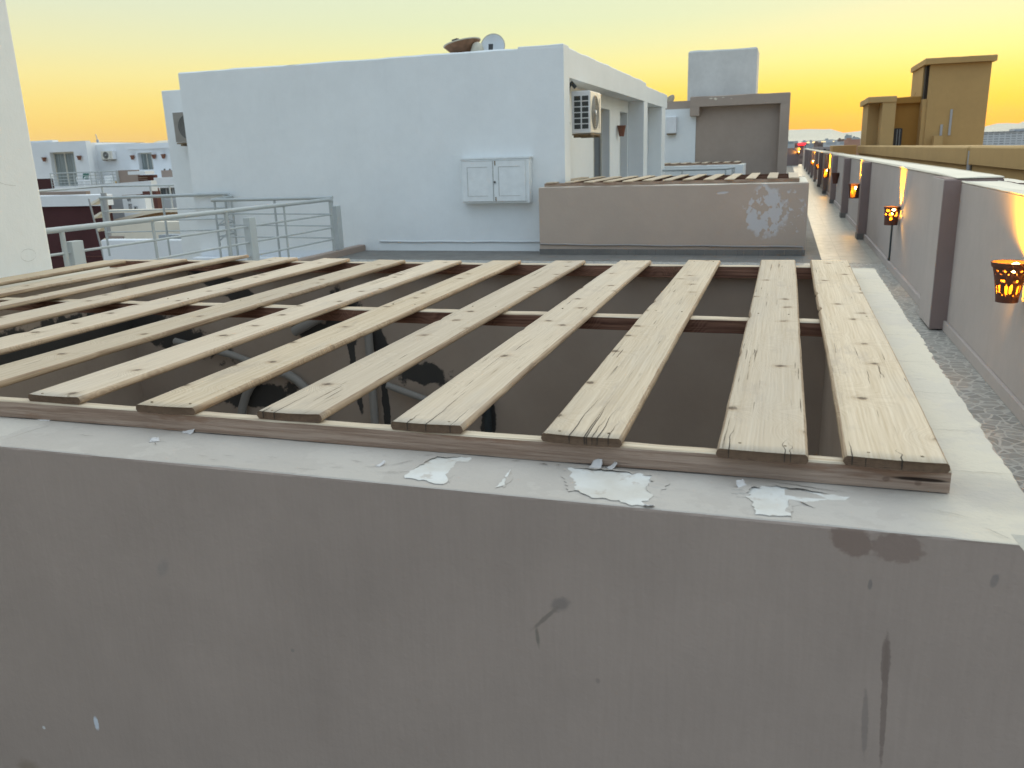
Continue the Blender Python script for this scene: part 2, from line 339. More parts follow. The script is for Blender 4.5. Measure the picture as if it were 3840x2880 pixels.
M['curtain_glass'] = glass('curtained_glass', (.30, .34, .33), .12)
M['glass'] = glass('dark_glass', (.07, .09, .11))
M['alu'] = flat('aluminium_frame', (.55, .53, .46), .45, 0)
M['alu_grey'] = flat('grey_door_paint', (.30, .31, .32), .5, 0)
M['green'] = flat('green_plastic', (.03, .12, .085), .5)
M['chair_white'] = flat('white_plastic', (.72, .72, .7), .5)
M['thatch'] = flat('brown_thatch', (.26, .16, .08), .9, 0, .3, 12, .3)
M['red_sign'] = emit('red_neon', (1.0, .02, .03), 3.0)
M['lit'] = emit('lit_window', (1.0, .72, .32), 1.6)
def city(name, wall, win, s=3.2):
    g = G(name); P = g.pos(); sp = g.n('ShaderNodeSeparateXYZ'); g.l(P, sp.inputs[0])
    cb = g.n('ShaderNodeCombineXYZ'); g.l(g.math('ADD', sp.outputs[0], sp.outputs[1]), cb.inputs[0]); g.l(sp.outputs[2], cb.inputs[1])
    b = g.n('ShaderNodeTexBrick', offset=0.0); g.l(cb.outputs[0], b.inputs['Vector']); b.inputs['Scale'].default_value = 1
    b.inputs['Brick Width'].default_value = s; b.inputs['Row Height'].default_value = s*.45; b.inputs['Mortar Size'].default_value = s*.13
    b.inputs['Color1'].default_value = (*win, 1); b.inputs['Color2'].default_value = (*[v*1.5 for v in win], 1); b.inputs['Mortar'].default_value = (*wall, 1)
    return g.fin(b.outputs[0], .8)
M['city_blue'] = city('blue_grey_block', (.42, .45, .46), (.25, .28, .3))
M['city_brown'] = city('brown_block', (.22, .16, .14), (.11, .08, .07), 2.0)
M['city_orange'] = city('terracotta_block', (.42, .24, .17), (.36, .2, .15), 3.0)
M['city_white'] = city('white_block', (.50, .52, .54), (.28, .3, .32), 2.4)
M['city_dark'] = city('dark_block', (.13, .14, .16), (.25, .27, .3), 2.0)
M['city_taupe'] = city('taupe_block', (.30, .26, .25), (.13, .11, .1), 1.3)
M['hotel'] = city('hotel_block', (.55, .56, .57), (.24, .25, .26), 2.1)

# ------------------------------------------------------------------ mesh helpers
class MB:
    def __init__(s): s.v = []; s.f = []; s.mi = []; s.sm = []
    def add(s, vs, fs, mi=0, sm=False):
        o = len(s.v); s.v += [tuple(v) for v in vs]
        for f in fs: s.f.append([o+i for i in f]); s.mi.append(mi); s.sm.append(sm)
        return s
    def box(s, x0, x1, y0, y1, z0, z1, mi=0):
        return s.add([(x0,y0,z0),(x1,y0,z0),(x1,y1,z0),(x0,y1,z0),(x0,y0,z1),(x1,y0,z1),(x1,y1,z1),(x0,y1,z1)],
                     [(3,2,1,0),(4,5,6,7),(0,1,5,4),(1,2,6,5),(2,3,7,6),(3,0,4,7)], mi)
    def rbox(s, x0, x1, y0, y1, z0, z1, mi=0, top=None, step=.12, jit=.006, seed=0, r=.012):
        """box whose upper rim is subdivided and slightly uneven, like hand-trowelled render"""
        rg = random.Random(seed); top = mi if top is None else top
        def side(a, b):
            n = max(1, int((Vector(b)-Vector(a)).length/step)); return [tuple(Vector(a).lerp(Vector(b), i/n)) for i in range(n)]
        loop = side((x0,y0),(x1,y0)) + side((x1,y0),(x1,y1)) + side((x1,y1),(x0,y1)) + side((x0,y1),(x0,y0))
        n = len(loop); cx, cy = (x0+x1)/2, (y0+y1)/2; V = []
        J = [rg.gauss(0, jit) for _ in range(n)]; J = [(J[i-1]+J[i]+J[(i+1) % n])/2 for i in range(n)]
        for (x, y) in loop: V.append((x, y, z0))
        for (x, y), j in zip(loop, J): V.append((x, y, z1-r+j*.5))
        for (x, y), j in zip(loop, J):
            dx = r if abs(x-x0) < 1e-6 else (-r if abs(x-x1) < 1e-6 else 0); dy = r if abs(y-y0) < 1e-6 else (-r if abs(y-y1) < 1e-6 else 0)
            V.append((x+dx*(1+j*20), y+dy*(1+j*20), z1+j))
        V.append((cx, cy, z1)); F = []; T = []
        for i in range(n):
            k = (i+1) % n
            F += [(i, k, n+k, n+i), (n+i, n+k, 2*n+k, 2*n+i)]; T.append((2*n+i, 2*n+k, 3*n))
        o = len(s.v); s.add(V, F, mi); s.add([], [], mi)
        for f in T: s.f.append([o+i for i in f]); s.mi.append(top); s.sm.append(False)
        s.f.append([o+i for i in reversed(range(n))]); s.mi.append(mi); s.sm.append(False)
        return s
    def quad(s, a, b, c, d, mi=0): return s.add([a, b, c, d], [(0, 1, 2, 3)], mi)
    def prism(s, poly, d, mi=0):
        """closed polygon (3-D points) pushed along vector d"""
        n = len(poly); d = Vector(d); V = [Vector(p) for p in poly]; V += [p+d for p in V]
        F = [tuple(reversed(range(n))), tuple(range(n, 2*n))] + [(i, (i+1) % n, n+(i+1) % n, n+i) for i in range(n)]
        return s.add(V, F, mi)
    def tube(s, pts, r, n=10, mi=0, cap=True):
        pts = [Vector(p) for p in pts]; rings = []
        for i, p in enumerate(pts):
            t = (pts[min(i+1, len(pts)-1)] - pts[max(i-1, 0)]).normalized()
            a = t.cross(Vector((0, 0, 1))); 
            if a.length < .05: a = t.cross(Vector((1, 0, 0)))
            a.normalize(); b = t.cross(a).normalized(); rr = r[i] if isinstance(r, (list, tuple)) else r
            rings.append([p + (a*math.cos(2*math.pi*k/n) + b*math.sin(2*math.pi*k/n))*rr for k in range(n)])
        V = [v for q in rings for v in q]; F = []
        for i in range(len(pts)-1):
            for k in range(n): F.append((i*n+k, i*n+(k+1) % n, (i+1)*n+(k+1) % n, (i+1)*n+k))
        s.add(V, F, mi, True)
        if cap: s.add(rings[0], [tuple(range(n))], mi); s.add(rings[-1], [tuple(reversed(range(n)))], mi)
        return s
    def lathe(s, prof, c=(0, 0, 0), axis='Z', n=24, mi=0, sm=True):
        V = []
        for r_, h in prof:
            for k in range(n):
                a = 2*math.pi*k/n; p = {'Z': (r_*math.cos(a), r_*math.sin(a), h), 'Y': (r_*math.cos(a), h, r_*math.sin(a)), 'X': (h, r_*math.cos(a), r_*math.sin(a))}[axis]
                V.append((p[0]+c[0], p[1]+c[1], p[2]+c[2]))
        F = [(i*n+k, i*n+(k+1) % n, (i+1)*n+(k+1) % n, (i+1)*n+k) for i in range(len(prof)-1) for k in range(n)]
        return s.add(V, F, mi, sm)
    def build(s, name, mats, parent=None, origin=None, bevel=0.0):
        ploc = Vector(parent['_w']) if parent is not None else Vector((0, 0, 0))
        o = Vector(origin) if origin is not None else ploc
        me = bpy.data.meshes.new(name); me.from_pydata([tuple(Vector(v)-o) for v in s.v], [], s.f)
        if not isinstance(mats, (list, tuple)): mats = [mats]
        for m in mats: me.materials.append(M[m] if isinstance(m, str) else m)
        me.polygons.foreach_set('material_index', s.mi); me.polygons.foreach_set('use_smooth', s.sm)
        bm = bmesh.new(); bm.from_mesh(me); bmesh.ops.recalc_face_normals(bm, faces=bm.faces); bm.to_mesh(me); bm.free()
        ob = bpy.data.objects.new(name, me); sc.collection.objects.link(ob); ob.location = o - ploc
        if parent is not None: ob.parent = parent
        ob['_w'] = tuple(o)
        if bevel:
            b = ob.modifiers.new('bevel', 'BEVEL'); b.width = bevel; b.segments = 2; b.limit_method = 'ANGLE'
        return ob
def tag(o, label, cat, group=None):
    o['label'] = label; o['category'] = cat
    if group: o['group'] = group
    return o
def thing(name, loc, label, cat, group=None):
    o = bpy.data.objects.new(name, None); sc.collection.objects.link(o); o.location = loc; o['_w'] = tuple(loc); o.empty_display_size = .1
    return tag(o, label, cat, group)
def B(*a, mi=0): return MB().box(*a, mi=mi)

# ------------------------------------------------------------------ setting
def structure(o): o['kind'] = 'structure'; return o
structure(MB().quad((-9000, -3000, -7), (9000, -3000, -7), (9000, 12000, -7), (-9000, 12000, -7)).build('ground', 'sand'))
structure(B(-6.95, 1.75, -6, 12.0, -.25, 0).build('terrace_floor', 'mosaic'))
structure(B(-6.95, .55, 12.0, 75, -.25, .002).build('stone_floor', 'terrace_tiles'))
structure(B(.55, 1.75, 12.0, 75, -.25, .002).build('corridor_floor', 'walk_tiles'))
structure(B(1.75, 2.25, 6, 75, -7.0, -3.0).build('path', 'sand'))
def ridge(name, pts, depth):
    y = 5000; P = []
    for (xa, za), (xb, zb) in zip(pts, pts[1:]):
        n = max(2, int(abs(xb-xa)/25))
        for i in range(n):
            t = i/n; t2 = t*t*(3-2*t); x = xa+(xb-xa)*t; P.append((x, za+(zb-za)*t2 + mnoise.noise((x/70, za, 0))*2.2))
    P.append(pts[-1]); V = []; 
    for x, z in P: V += [(x*.86, y-1100, -7.5), (x*.95, y-420, z*.45+mnoise.noise((x/90, 3, 1))*8), (x, y, z), (x, y+depth, -7.5)]
    F = [(i*4+k, i*4+4+k, i*4+5+k, i*4+1+k) for i in range(len(P)-1) for k in range(3)]
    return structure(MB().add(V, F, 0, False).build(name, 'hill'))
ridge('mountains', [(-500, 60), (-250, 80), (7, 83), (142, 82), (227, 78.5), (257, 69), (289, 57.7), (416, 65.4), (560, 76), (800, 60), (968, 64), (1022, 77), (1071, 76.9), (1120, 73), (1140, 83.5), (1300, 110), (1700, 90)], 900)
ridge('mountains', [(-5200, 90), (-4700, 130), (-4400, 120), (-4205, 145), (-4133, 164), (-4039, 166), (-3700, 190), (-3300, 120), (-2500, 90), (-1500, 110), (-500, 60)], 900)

# ------------------------------------------------------------------ near parapet box
box1 = thing('parapet_box', (-1.5, 2.5, 0), 'largest and nearest taupe parapet box, its peeling coping under the pale slats', 'parapet')
def near_box():
    rg = random.Random(3); mb = MB(); st = .02
    def side(a, b): 
        n = max(1, round((Vector(b)-Vector(a)).length/st)); return n
    oc = [(-3.52, 1.182), (.386, 1.178), (.379, 1.36), (.395, 3.93), (-3.52, 3.93)]
    ic = [(-3.40, 1.42), (.205, 1.42), (.2055, 1.4205), (.206, 3.70), (-3.40, 3.70)]
    out, inn = [], []
    for i in range(5):
        a, b, c, d = oc[i], oc[(i+1) % 5], ic[i], ic[(i+1) % 5]; n = side(a, b)
        for k in range(n):
            t = k/n; out.append(Vector(a).lerp(Vector(b), t)); inn.append(Vector(c).lerp(Vector(d), t))
    n = len(out); zt = 1.0161
    V = []; jx = []
    for i, p in enumerate(out):
        right = p.x > .3 and p.y > 1.2
        a = mnoise.noise((p.x*3, p.y*3, .3))*.004 + rg.gauss(0, .0022 if right else .0007)
        if right and rg.random() < .05: a -= .005
        jx.append(a)
    def row(f): V.extend(f(i) for i in range(n))
    def chip(p): d = math.hypot(p.x-.386, p.y-1.178); return max(0.0, .060-d)*.95*(1+.35*mnoise.noise((p.x*60, p.y*60, 3))) if d < .060 else 0.0
    row(lambda i: (out[i].x, out[i].y, 0)); row(lambda i: (out[i].x, out[i].y, .55))
    row(lambda i: (out[i].x, out[i].y, zt-.005-chip(out[i])))
    def inset(i, d): 
        q = inn[i]-out[i]; q = q.normalized(); return out[i] + q*(d - (jx[i] if d < .02 else 0))
    row(lambda i: (*inset(i, .0012), zt-.0016 + jx[i]*.1 - chip(out[i]))); row(lambda i: (*inset(i, .004), zt - chip(out[i]) + mnoise.noise((out[i].x*5, out[i].y*5, 9))*.0015))
    row(lambda i: (*out[i].lerp(inn[i], .13), zt + mnoise.noise((out[i].x*5, out[i].y*5, 6))*.002))
    row(lambda i: (*out[i].lerp(inn[i], .4), zt + mnoise.noise((out[i].x*4, out[i].y*4, 4))*.003))
    row(lambda i: (*inn[i], zt+.001)); row(lambda i: (*inn[i], -2.4))
    mats = [0, 0, 0, 1, 1, 1, 1, 2]
    for r_ in range(8):
        F = [(r_*n+i, r_*n+(i+1) % n, (r_+1)*n+(i+1) % n, (r_+1)*n+i) for i in range(n)]
        o = 0
        for f in F: mb.f.append(list(f)); mb.mi.append(mats[r_]); mb.sm.append(False)
    mb.v = V
    return mb.build('wall', ['front_paint', 'coping', 'shaft'], box1)
near_box()
B(-3.4, .206, 1.42, 3.70, -2.5, -2.4).build('shaft_floor', 'taupe', box1)
# peeled places on the coping: bare plaster, with the torn paint film standing up round its rim
def poly(P, z, mat, name, dz=.0009): return MB().prism([(x, y, z) for x, y in P], (0, 0, dz)).build(name, mat, box1)
def rough(P, seed, amp=.0022):
    """adds ragged in-between points to a torn outline"""
    rg = random.Random(seed); out = []
    for k, a in enumerate(P):
        b = P[(k+1) % len(P)]; n = max(1, int(math.dist(a, b)/.006)); L = math.dist(a, b) or 1; nx, ny = -(b[1]-a[1])/L, (b[0]-a[0])/L
        for i in range(n):
            t = i/n; j = rg.gauss(0, amp) if i else 0; out.append((a[0]+(b[0]-a[0])*t+nx*j, a[1]+(b[1]-a[1])*t+ny*j))
    return out
def film(P, i0, i1, lift, inw, outw, seed, mat='coping'):
    """strip of lifted paint along part of a torn outline: rises from the coping and overhangs the bare plaster"""
    n = len(P); rg = random.Random(seed); cx = sum(p[0] for p in P)/n; cy = sum(p[1] for p in P)/n; V = []; m = (i1-i0) % n
    for q in range(m+1):
        x, y = P[(i0+q) % n]; d = Vector((cx-x, cy-y)).normalized(); e = max(0.0, math.sin(math.pi*q/m))**.6; w_ = inw*(1+1.1*mnoise.noise((x*90, y*90, seed)))
        for t, (off, h) in enumerate(((-outw, .0), (-outw*.45, .35), (0, .8), (w_*e, 1.0))):
            V.append((x+d.x*off, y+d.y*off, 1.0168+lift*e*h))
    F = [(q*4+k, q*4+k+1, q*4+k+5, q*4+k+4) for q in range(m) for k in range(3)]
    o = MB().add(V, F, 0, False).build('paint_film', mat, box1); sd = o.modifiers.new('t', 'SOLIDIFY'); sd.thickness = .0007
PA = rough([(-.5875, 1.2048), (-.5932, 1.2365), (-.5879, 1.2643), (-.5811, 1.2934), (-.5716, 1.3101), (-.5468, 1.3157), (-.5113, 1.3238), (-.509, 1.3019), (-.5306, 1.297), (-.5196, 1.2686), (-.5194, 1.2461), (-.5219, 1.2309), (-.5115, 1.212), (-.5127, 1.1943), (-.5286, 1.1926), (-.5472, 1.2036), (-.56, 1.2006), (-.5737, 1.2059)], 1)
PB = rough([(-.33, 1.3118), (-.294, 1.3145), (-.2464, 1.3167), (-.2026, 1.3138), (-.1824, 1.3078), (-.1671, 1.2802), (-.1774, 1.2478), (-.1704, 1.2255), (-.1796, 1.1909), (-.1708, 1.1836), (-.2029, 1.1838), (-.2268, 1.1933), (-.2531, 1.1963), (-.2737, 1.2056), (-.2959, 1.2198), (-.3148, 1.2663)], 2)
PC = rough([(-.0411, 1.2782), (-.0329, 1.2918), (-.0084, 1.3045), (.0269, 1.3059), (.0649, 1.3004), (.0987, 1.2942), (.1218, 1.2904), (.1142, 1.2749), (.0774, 1.2661), (.0569, 1.2433), (.0387, 1.2523), (.0319, 1.2241), (.0351, 1.1976), (.0108, 1.1934), (-.0154, 1.1913), (-.02, 1.2293), (-.0313, 1.2539)], 3)
PD = rough([(-1.62, 1.3197), (-1.558, 1.3267), (-1.4859, 1.3336), (-1.4747, 1.3006), (-1.4858, 1.2639), (-1.4869, 1.2361), (-1.4969, 1.2209), (-1.62, 1.20)], 4)
PE = rough([(-.4239, 1.1996), (-.4229, 1.2327), (-.4237, 1.2834), (-.4152, 1.2491), (-.4138, 1.2112)], 5, .001)
for P_ in (PA, PB, PC): poly(P_, 1.0168, 'bare', 'peeled_patch')
poly(PD, 1.0168, 'coping_pale', 'peeled_patch'); poly(PE, 1.0168, 'bare', 'peeled_patch')
def near(P, pt): return min(range(len(P)), key=lambda k: math.dist(P[k], pt))
def rim(P, a, b, *args): film(P, near(P, a), near(P, b), *args)
rim(PA, (-.5932, 1.2365), (-.5113, 1.3238), .004, .004, .016, 1); rim(PA, (-.5306, 1.297), (-.5115, 1.212), .0025, .005, .012, 2)
rim(PB, (-.33, 1.3118), (-.2026, 1.3138), .005, .006, .008, 3); rim(PB, (-.2026, 1.3138), (-.1704, 1.2255), .004, .010, .016, 4); rim(PB, (-.2959, 1.2198), (-.33, 1.3118), .002, .003, .012, 5)
rim(PC, (-.0313, 1.2539), (-.0084, 1.3045), .005, .010, .014, 6); rim(PC, (-.0084, 1.3045), (.0987, 1.2942), .005, .005, .010, 7); rim(PC, (.0774, 1.2661), (.0351, 1.1976), .003, .006, .014, 8)
rim(PD, (-1.4859, 1.3336), (-1.4969, 1.2209), .003, .004, .016, 9); rim(PE, (-.4237, 1.2834), (-.4138, 1.2112), .003, .004, .008, 10)
def curl(x0, y0, L, W, ang, lift, seed, mat='flake', z=1.0175, turns=1.2):
    """a thin curled flake of paint: strip of width W bending upward along its length L"""
    rg = random.Random(seed); nL, nW = 9, 5; V = []
    ca, sa = math.cos(ang), math.sin(ang)
    for i in range(nL+1):
        t = i/nL; s_ = L*t; zz = lift*(t**1.8)*(1+.15*math.sin(3*t)); s_ *= (1-.25*t*turns)
        for j in range(nW+1):
            u = (j/nW-.5)*W*(1-.35*t*rg.uniform(.6, 1.1)); jx_ = rg.uniform(-.12, .12)*W*(1 if i in (0, nL) else .25)
            V.append((x0+ca*(s_+jx_)-sa*u, y0+sa*(s_+jx_)+ca*u, z+zz+abs(u)*.08*t))
    F = [(i*(nW+1)+j, i*(nW+1)+j+1, (i+1)*(nW+1)+j+1, (i+1)*(nW+1)+j) for i in range(nL) for j in range(nW)]
    o = MB().add(V, F, 0, True).build('paint_flake', mat, box1)
    sd = o.modifiers.new('t', 'SOLIDIFY'); sd.thickness = .0009
for k, a in enumerate([(-.285, 1.322, .020, .022, 1.3, .012, 1), (-.262, 1.324, .022, .016, .5, .010, 2), (-.172, 1.189, .014, .018, -1.4, .004, 4), (-.035, 1.288, .016, .02, 2.3, .010, 5),
                       (-1.50, 1.330, .03, .035, 1.5, .016, 9), (-1.128, 1.328, .024, .032, 1.35, .016, 10), (-1.155, 1.268, .014, .02, 2.2, .005, 11), (-.66, 1.245, .022, .01, .9, .006, 12)]):
    curl(*a, mat='flake')
def crack(x, y, L, an, wd=.0007, seed=0, amp=.05):
    n = max(6, int(L/.006)); ca, sa = math.cos(an), math.sin(an); A, Bv = [], []
    for k in range(n+1):
        t = k/n; o = mnoise.noise((x*9+t*L*55, y*9, seed))*amp*min(L, .12); w_ = wd*math.sin(math.pi*min(1, t*.97+.03))*(.6+.7*abs(mnoise.noise((t*9, seed, 2))))
        px, py = x+ca*L*t-sa*o, y+sa*L*t+ca*o; A.append((px-sa*w_, py+ca*w_, 1.0186)); Bv.append((px+sa*w_, py-ca*w_, 1.0186))
    MB().add(A+Bv, [(k, k+1, n+2+k, n+1+k) for k in range(n)]).build('paint_crack', 'crack', box1)
for k, (x, y, L, an, wd) in enumerate([(-.434, 1.3228, .016, .3, .0014), (-.384, 1.3208, .018, -.1, .0018), (-.354, 1.3208, .010, 0, .0014), (-.255, 1.332, .06, -.08, .0010), (-.002, 1.326, .13, -.17, .0011), (-.9, 1.334, .10, .01, .001),
        (-1.6, 1.338, .2, 0, .0012), (-1.165, 1.268, .035, .1, .0010), (-1.15, 1.262, .02, -.7, .0008), (-.64, 1.25, .05, .8, .0008), (-.68, 1.235, .035, .3, .0007), (-.72, 1.26, .03, -.2, .0006), (-.60, 1.31, .02, .5, .0006), (-.97, 1.23, .03, 0, .0006),
        (-.88, 1.24, .02, .1, .0006), (-.98, 1.205, .02, 0, .0007), (-1.35, 1.27, .05, -.1, .0006), (-.65, 1.215, .06, .25, .0006), (-.74, 1.22, .03, .1, .0005), (-.80, 1.20, .05, .05, .0005), (-1.02, 1.22, .03, -.1, .0005),
        (.285, 1.44, .10, .06, .0007), (.26, 1.66, .13, .02, .0005), (.25, 1.92, .14, -.03, .0006), (.25, 2.20, .13, .03, .0005), (.27, 2.52, .11, 0, .0006), (.25, 2.9, .14, .02, .0007), (.26, 3.25, .13, -.02, .0008), (.26, 3.6, .12, 0, .0008), (.23, 1.27, .06, -.4, .0005), (.29, 1.22, .05, -.9, .0005)]):
    crack(x, y, L, an, wd, k)

# ------------------------------------------------------------------ slatted cover on the box
cover = thing('slatted_cover', (-1.5, 2.5, 1.0161), 'wide rows of weathered pine slats nailed over three beams on the nearest parapet box', 'pergola')
def beam(x0, x1, y0, y1, z0, z1, face, name, seed):
    rg = random.Random(seed); mb = MB(); n = 60; V = []
    for i in range(n+1):
        x = x0+(x1-x0)*i/n; a = mnoise.noise((x*2, seed, 0))*.0025
        j = [rg.gauss(0, .0005) for _ in range(8)]; b = .0025
        V += [(x, y0+a+j[0], z0+j[1]), (x, y0+a+j[0], z1-b+j[2]), (x, y0+b+a+j[3], z1+j[4]), (x, y1-b+a, z1+j[4]), (x, y1+a+j[5], z1-b), (x, y1+a, z0+j[6])]
    mi = [0, 1, 1, 1, 0, 0]; mb.v = V
    for i in range(n):
        for k in range(6):
            mb.f.append([i*6+k, i*6+(k+1) % 6, (i+1)*6+(k+1) % 6, (i+1)*6+k]); mb.mi.append(mi[k]); mb.sm.append(False)
    mb.f.append(list(range(6))); mb.mi.append(0); mb.sm.append(False); mb.f.append([n*6+k for k in reversed(range(6))]); mb.mi.append(0); mb.sm.append(False)
    return mb.build(name, [face, 'slat_beam_top'], cover, origin=((x0+x1)/2, (y0+y1)/2, (z0+z1)/2))
def beamtop():
    # same pine, grain along X
    g = G('pine_beam_top'); P = g.pos(); f = g.noise(g.scale(P, (3, 170, 60)), 1.0, 4, .6)
    c = g.mix(g.rng(f, .3, .72), (.62, .53, .40), (.40, .30, .20)); c = g.mix(g.math('MULTIPLY', g.rng(g.noise(P, 12, 3), .5, .7), .4), c, (.40, .30, .22))
    return g.fin(c, .8, g.bump(f, .5, .003))
M['slat_beam_top'] = beamtop()
beam(-3.5, .267, 1.335, 1.362, 1.0185, 1.0553, 'beam_paint', 'front_beam', 1)
beam(-3.45, .262, 2.480, 2.530, 1.0140, 1.0553, 'beam_dark', 'middle_beam', 2)
beam(-3.45, .262, 3.655, 3.700, 1.0050, 1.0553, 'beam_dark', 'rear_beam', 3)
SL = [(.186, .197, .151, 1.320, 3.750), (-.012, -.007, .142, 1.312, 3.745), (-.310, -.313, .141, 1.326, 3.725), (-.601, -.609, .143, 1.332, 3.700), (-.890, -.899, .143, 1.336, 3.672),
      (-1.175, -1.193, .143, 1.328, 3.655), (-1.471, -1.476, .142, 1.340, 3.640), (-1.772, -1.770, .145, 1.33, 3.652), (-2.08, -2.085, .148, 1.33, 3.690), (-2.385, -2.394, .145, 1.33, 3.720),
      (-2.66, -2.68, .140, 1.33, 3.72), (-2.985, -2.985, .145, 1.33, 3.62), (-3.29, -3.285, .145, 1.33, 3.52)]
def slat(i, xa, xb, w_, ya, yb):
    rg = random.Random(100+i); th = .0165; ny = 70; V = []; W = w_/2; tilt = .08 if i == 10 else rg.uniform(-.012, .012)
    cup = rg.uniform(.0008, .0025); er = .0075; prof = []
    # profile: from lower left round to lower right (mi: top 0, edge 1)
    top = [(-W, .0052, 1), (-W+.0018, th-.0042, 1), (-W+er*.75, th-.0006, 0), (-W*.55, th, 0), (0, th, 0), (W*.55, th, 0), (W-er*.75, th-.0006, 0), (W-.0018, th-.0042, 1), (W, .0052, 1), (W-.004, 0, 1), (0, 0, 1), (-W+.004, 0, 1)]
    m = len(top); chips = [(rg.uniform(.05, .95), rg.choice((-1, 1)), rg.uniform(.003, .009), rg.uniform(.008, .02)) for _ in range(rg.randint(2, 5))]
    sd = i*13.7
    for k in range(ny+1):
        t = k/ny; y = ya+(yb-ya)*t; xc = xa+(xb-xa)*t + mnoise.noise((t*2.2, sd, 0))*.003
        sag = mnoise.noise((t*1.6, sd, 5))*.0022; tw = tilt + mnoise.noise((t*1.2, sd, 8))*.012
        for (px, pz, _) in top:
            e = mnoise.noise((y*14, sd+(3 if px > 0 else 0), 2))*.0016 + mnoise.noise((y*45, sd+(3 if px > 0 else 0), 4))*.0008
            q = px
            if abs(px) > W*.8:
                q = px + math.copysign(e, px)
                for (ct, sg, dp, wd) in chips:
                    if px*sg > 0: q -= sg*dp*math.exp(-((y-(ya+(yb-ya)*ct))/wd)**2)
            zz = pz + cup*((px/W)**2-.3) + sag
            end = (mnoise.noise((px*30, sd, 1))*.002 + (0.003*(abs(px)/W)**6)) * (1 if k == 0 else (-1 if k == ny else 0))
            V.append((xc+q*math.cos(tw)-zz*math.sin(tw), y+end, 1.0552+zz*math.cos(tw)+q*math.sin(tw) + (W*abs(math.sin(tw)) if i == 10 else .0004)))
    mb = MB(); mb.v = V; mt = [p[2] for p in top]
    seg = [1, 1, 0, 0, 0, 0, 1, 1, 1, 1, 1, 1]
    for k in range(ny):
        for j in range(m): mb.f.append([k*m+j, k*m+(j+1) % m, (k+1)*m+(j+1) % m, (k+1)*m+j]); mb.mi.append(seg[j]); mb.sm.append(True)
    mb.f.append(list(range(m))); mb.mi.append(2); mb.sm.append(False); mb.f.append([ny*m+j for j in reversed(range(m))]); mb.mi.append(2); mb.sm.append(False)
    o = mb.build('slat', ['slat', 'slat_edge', 'slat_end'], cover, origin=((xa+xb)/2, (ya+yb)/2, 1.0552))
    # nail heads over the beams
    for yb_ in (1.349, 2.505, 3.678):
        if yb_ > yb-.01 or i == 10: continue
        t = (yb_-ya)/(yb-ya)
        for sx in (-.3, .32):
            MB().lathe([(0, th+.0008), (.0026, th+.0007), (.0028, th-.001)], (xa+(xb-xa)*t+sx*w_*.9+rg.uniform(-.006, .006), yb_+rg.uniform(-.006, .006), 1.0556), n=8).build('nail_head', 'rust', o)
    # drying splits at the sawn front end of the most weathered boards
    if i in (1, 2, 3, 4, 0):
        for q in range({0: 3, 1: 3, 2: 6, 3: 3, 4: 2}[i]):
            px = rg.uniform(-.42, .42)*w_; L = rg.uniform(.03, .16) if i != 2 else rg.uniform(.05, .34); wd = rg.uniform(.0007, .0014); P = []
            nseg = 8
            cl = [(xa+px+mnoise.noise((s_*3.1, q*7, sd))*.006*s_*2, ya-.0006+L*s_) for s_ in [e/nseg for e in range(nseg+1)]]
            zt = 1.0556+th+.0003+cup*((px/(w_/2))**2-.3)
            lft = [(x-wd*(1-s/nseg), y, zt) for s, (x, y) in enumerate(cl)]; rgt = [(x+wd*(1-s/nseg), y, zt) for s, (x, y) in enumerate(cl)]
            F = [(s, s+1, nseg+1+s+1, nseg+1+s) for s in range(nseg)]
            cr = MB().add(lft+rgt, F); cr.quad((xa+px-wd, ya-.0016, zt), (xa+px+wd, ya-.0016, zt), (xa+px+wd*.6, ya-.0016, zt-th*.85), (xa+px-wd*.6, ya-.0016, zt-th*.85))
            cr.build('split', 'shadow_gap', o)
    if i == 10: o['label'] = 'twisted slat tipped on its edge'
    return o
for i, s_ in enumerate(SL): slat(i, *s_)
# pipes fixed along the inside of the shaft
def shaft_pipe(pts, r, mat, label, name='shaft_pipe', cat='pipe'):
    return tag(MB().tube(pts, r, 8).build(name, mat, origin=pts[0]), label, cat)
def arc(c, a0, a1, rx, rz, y, n=14): return [(c[0]+rx*math.cos(a0+(a1-a0)*k/n), y, c[1]+rz*math.sin(a0+(a1-a0)*k/n)) for k in range(n+1)]
shaft_pipe([(-1.93, 3.66, .72), (-1.93, 3.66, .2), (-1.94, 3.66, -1.5)], .022, 'pipe', 'upright grey pipe seen between slats on the shaft wall')
shaft_pipe([(-1.32, 3.67, .42), (-1.32, 3.67, -1.5)], .020, 'pipe_dark', 'short dark upright pipe in the shaft below the fourth slat from the right')
shaft_pipe([(-2.35, 3.66, .70), (-2.15, 3.66, .80), (-2.02, 3.66, .90)], .026, 'pipe', 'pale pipe slanting up to the middle beam inside the shaft')
shaft_pipe(arc((-2.48, .12), 2.9, .1, .26, .36, 3.66), .024, 'pipe', 'pale hose bent in an arch on the tar stained shaft wall')
shaft_pipe([(-1.85, 3.665, .44), (-1.65, 3.665, .38), (-1.5, 3.665, .34)], .018, 'pipe', 'short pale pipe sloping right below the tar patch in the shaft')
shaft_pipe([(-3.1, 3.665, .62), (-2.75, 3.665, .56), (-2.55, 3.665, .50)], .02, 'pipe', 'pale sloping pipe near the left of the shaft wall')

